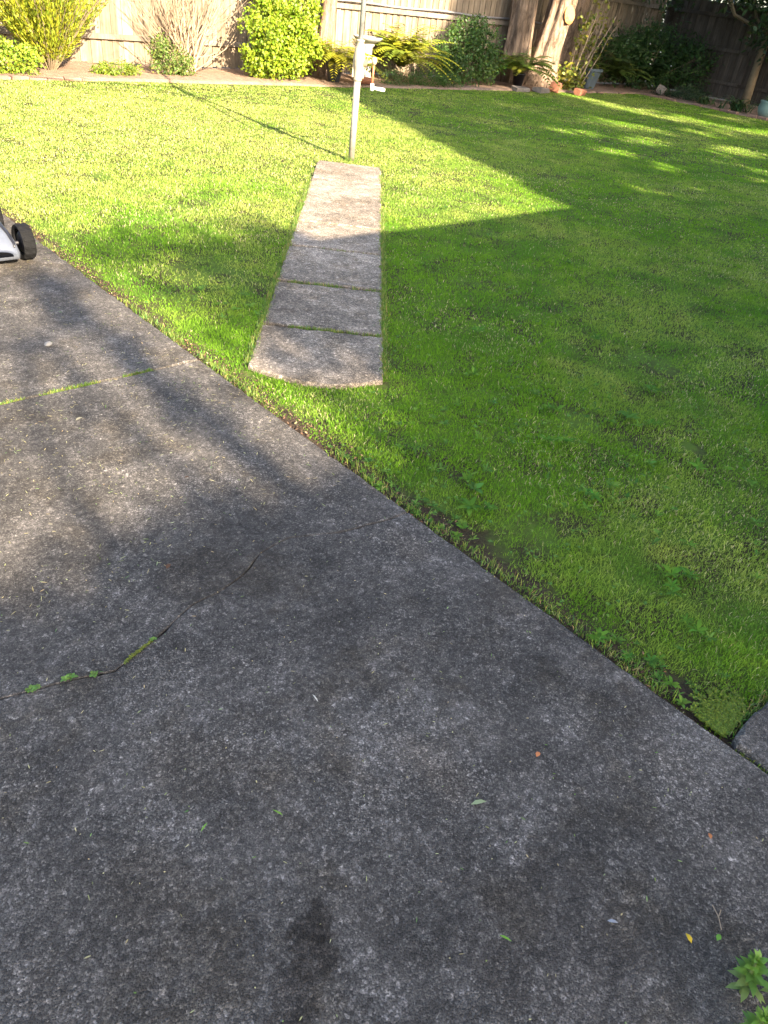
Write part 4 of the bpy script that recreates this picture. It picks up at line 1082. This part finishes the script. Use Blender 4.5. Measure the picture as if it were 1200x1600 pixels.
def shade_tree(name, label, sx, sy, keep, y0, y1, n, leaf, c, base, limbs, trunk_r):
    """crown of leaf sprays; spread where its shade falls at (x,y) on the lawn, at depth y0..y1 behind the house"""
    root = tag(empty(name, (base[0], base[1], 0)), label, 'tree', 'trees behind the viewer')
    x = sx[0] + rng.random(n) * (sx[1] - sx[0]); y = sy[0] + rng.random(n) * (sy[1] - sy[0])
    p = keep(x, y); k = rng.random(n) < p; x, y = x[k], y[k]; m = len(x)
    yb = y0 + rng.random(m) * (y1 - y0); h = (y - yb) / KY
    P = np.stack([x - KX * h - base[0], yb - base[1], h], 1)
    link('crown', np_mesh('crown', *leaves2(P, rng.normal(size=(m, 3)) + [0, 0, -.2], leaf * (.6 + .8 * rng.random(m)), leaf * .6, cols(m, c)), M['leaf']), root)
    MB().tube([(0, 0, -.1), (.05, 0, 2.5), (0, .1, 5), (.05, 0, limbs[0][2])], [trunk_r, trunk_r * .8, trunk_r * .65, trunk_r * .4], 10).build('trunk', M['bark'], root, smooth=True)
    mb = MB()
    for q in limbs: mb.tube([(0, .05, q[2] * .45), (q[0] * .4, q[1] * .4, q[2] * .7), q], [trunk_r * .55, trunk_r * .4, trunk_r * .22], 7)
    mb.build('limb', M['bark'], root, smooth=True)
    return root

def sstep(v, a, b): t = np.clip((v - a) / (b - a), 0, 1); return t * t * (3 - 2 * t)
def keep_drive(x, y):  # leaf density drawn to cast the driveway's sun patch and streaks
    wob = (vnoise(x, y, 1.5, 3, 51) - .5)
    dense = 1 - sstep(y, 1.75 + wob * .7, 2.15 + wob * .7)
    wedge = sstep(x - .55 * (y - 3.3) * 0, 2.28 + wob * .3, 2.5 + wob * .3) * sstep(y, 2.5 + .1 * wob, 2.95 + .6 * (2.8 - x)) * (1 - sstep(y, 4.5, 4.75))
    right = sstep(x, 2.38 + wob * .25, 2.62 + wob * .25) * (1 - sstep(y, 4.45, 4.7))
    top = 5.25 - .35 * np.clip(2.6 - x, 0, 2) * 0 + wob * 1.3
    thin = (1 - sstep(y, top - .35, top)) * (.012 + .035 * np.clip((vnoise(x, y, 1.6, 2, 61) - .42) * 3, 0, 1)) * sstep(x, .6, 1.2)
    glow = .30 * sstep(x, 1.85, 2.15) * (1 - sstep(y, 3.9, 4.5))
    thin2 = .015 * (1 - sstep(y, 4.2, 4.6))
    strip = np.exp(-((x - (1.43 + .03 * (y - 3))) / .085) ** 2) * (1 - sstep(y, 4.3, 4.6)) * .38
    strip2 = np.exp(-((x - 1.12) / .06) ** 2) * (1 - sstep(y, 4.0, 4.3)) * .15
    bandl = np.exp(-((y - (4.72 + .25 * wob)) / .28) ** 2) * sstep(x, 1.75, 2.1) * .35
    return np.clip(np.maximum.reduce([dense, wedge, right, glow, np.maximum(thin, thin2), strip, strip2, bandl]), 0, 1)
st = shade_tree('added_shade_tree', 'added unseen tree behind the viewer shaping the light on the driveway', (-5, 3.5), (-3, 5.6), keep_drive, -10.5, -8.5, 82000, .119, MIDG, (-.6, -9.5), [(.3, 0, 5.6), (-1.6, .3, 5.4), (2.2, 0, 5.4), (0.9, -.3, 5.5)], .18)  # unseen tree added, its crown shaped to leave the driveway's sun patch

def shadow_bough(pts, r_, yb=-8.8):  # branches added to stand in for the mower's streaks and handle-loop shadow
    q = []
    for X, Y in pts:
        h = (Y - yb) / KY; q.append((X - KX * h + .6, yb + 9.5, h))
    MB().tube(q, r_, 7).build('branch', M['bark'], st, smooth=True)
shadow_bough([(1.5, 1.0), (1.44, 1.9), (1.42, 2.8), (1.46, 3.6), (1.5, 4.4)], [.055, .05, .045, .04, .03])
shadow_bough([(1.2, 1.2), (1.15, 2.0), (1.14, 2.8), (1.2, 3.5)], [.026, .024, .02, .015])
shadow_bough([(.7, 1.6), (.8, 2.6), (.98, 3.3), (1.09, 3.56), (1.2, 3.6), (1.29, 3.7), (1.37, 3.93), (1.42, 4.2)], [.02, .022, .03, .032, .032, .03, .025, .02])
shadow_bough([(.3, 3.75), (.7, 3.66), (.98, 3.6), (1.09, 3.58)], [.024, .026, .026, .02])
GAPS = [(8.5, 4.78, .35, .16), (9.35, 4.5, .3, .14), (11.1, 4.5, .4, .16), (10.3, 5.4, .45, .18), (10.45, 6.4, .4, .3), (13.4, 6.0, .8, .35), (12.1, 6.9, .5, .3), (11.25, 7.7, .4, .35),
        (16.1, 11.1, .35, .5), (16.0, 10.15, .28, .6), (15.8, 8.9, .3, .6), (16.5, 8.25, .35, .4), (16.75, 7.3, .5, .4), (16.55, 13.9, .6, 1.1), (16.9, 15.3, .5, .9), (13.5, 8.4, .3, .4), (18, 6.6, .6, .3), (14.6, 7.4, .4, .3), (9.9, 8.1, .25, .2), (18.2, 8.6, .35, .3)]
def keep_right(x, y):
    edge = 6.66 + (y - 4.38) * (2.78 / 7.3) + 2.0 * np.clip(y - 11.8, 0, 1.6)
    wob = (vnoise(x, y, 1.2, 3, 71) - .5)
    e = sstep(x - edge, -.02, .1 + .25 * np.abs(wob))
    dap = vnoise(x, y, 1.05, 3, 81); depth = np.clip((x - edge - 1.2) / 3, 0, 1)
    p = e * (1 - .88 * depth * sstep(dap, .56, .66) * (1 - sstep(x, 17.2, 18.2) * sstep(y, 10, 12)) )
    for gx, gy, rx, ry in GAPS:
        q = ((x - gx) / (rx * 1.15)) ** 2 + ((y - gy) / (ry * 1.5)) ** 2
        p = np.where(q < 1.5, p * np.clip((q - .8) / .7, 0, 1) * 1.0, p)
    return p
RT = dict(y0=-10.5, y1=-8.0, c=MIDG, trunk_r=.28)
shade_tree('tall_tree', 'tall dense tree behind the house, nearest the driveway', (6.4, 12.0), (3.6, 19), keep_right, n=30000, leaf=.24, base=(7.6, -9.3), limbs=[(.5, 0, 11.5), (-1.5, 0, 8), (2, .2, 9)], **RT)
shade_tree('tall_tree', 'tall dense tree behind the house, middle of three', (12.0, 17.0), (3.6, 19), keep_right, n=22000, leaf=.24, base=(12.5, -9.3), limbs=[(0, 0, 11.5), (-1.5, 0, 9), (2, .2, 9)], **RT)
shade_tree('tall_tree', 'tall dense tree behind the house, farthest from the driveway', (17.0, 25.0), (3.6, 19), keep_right, n=26000, leaf=.27, base=(18.5, -9.3), limbs=[(0, 0, 11.5), (-2, 0, 9), (3, .2, 9)], **RT)
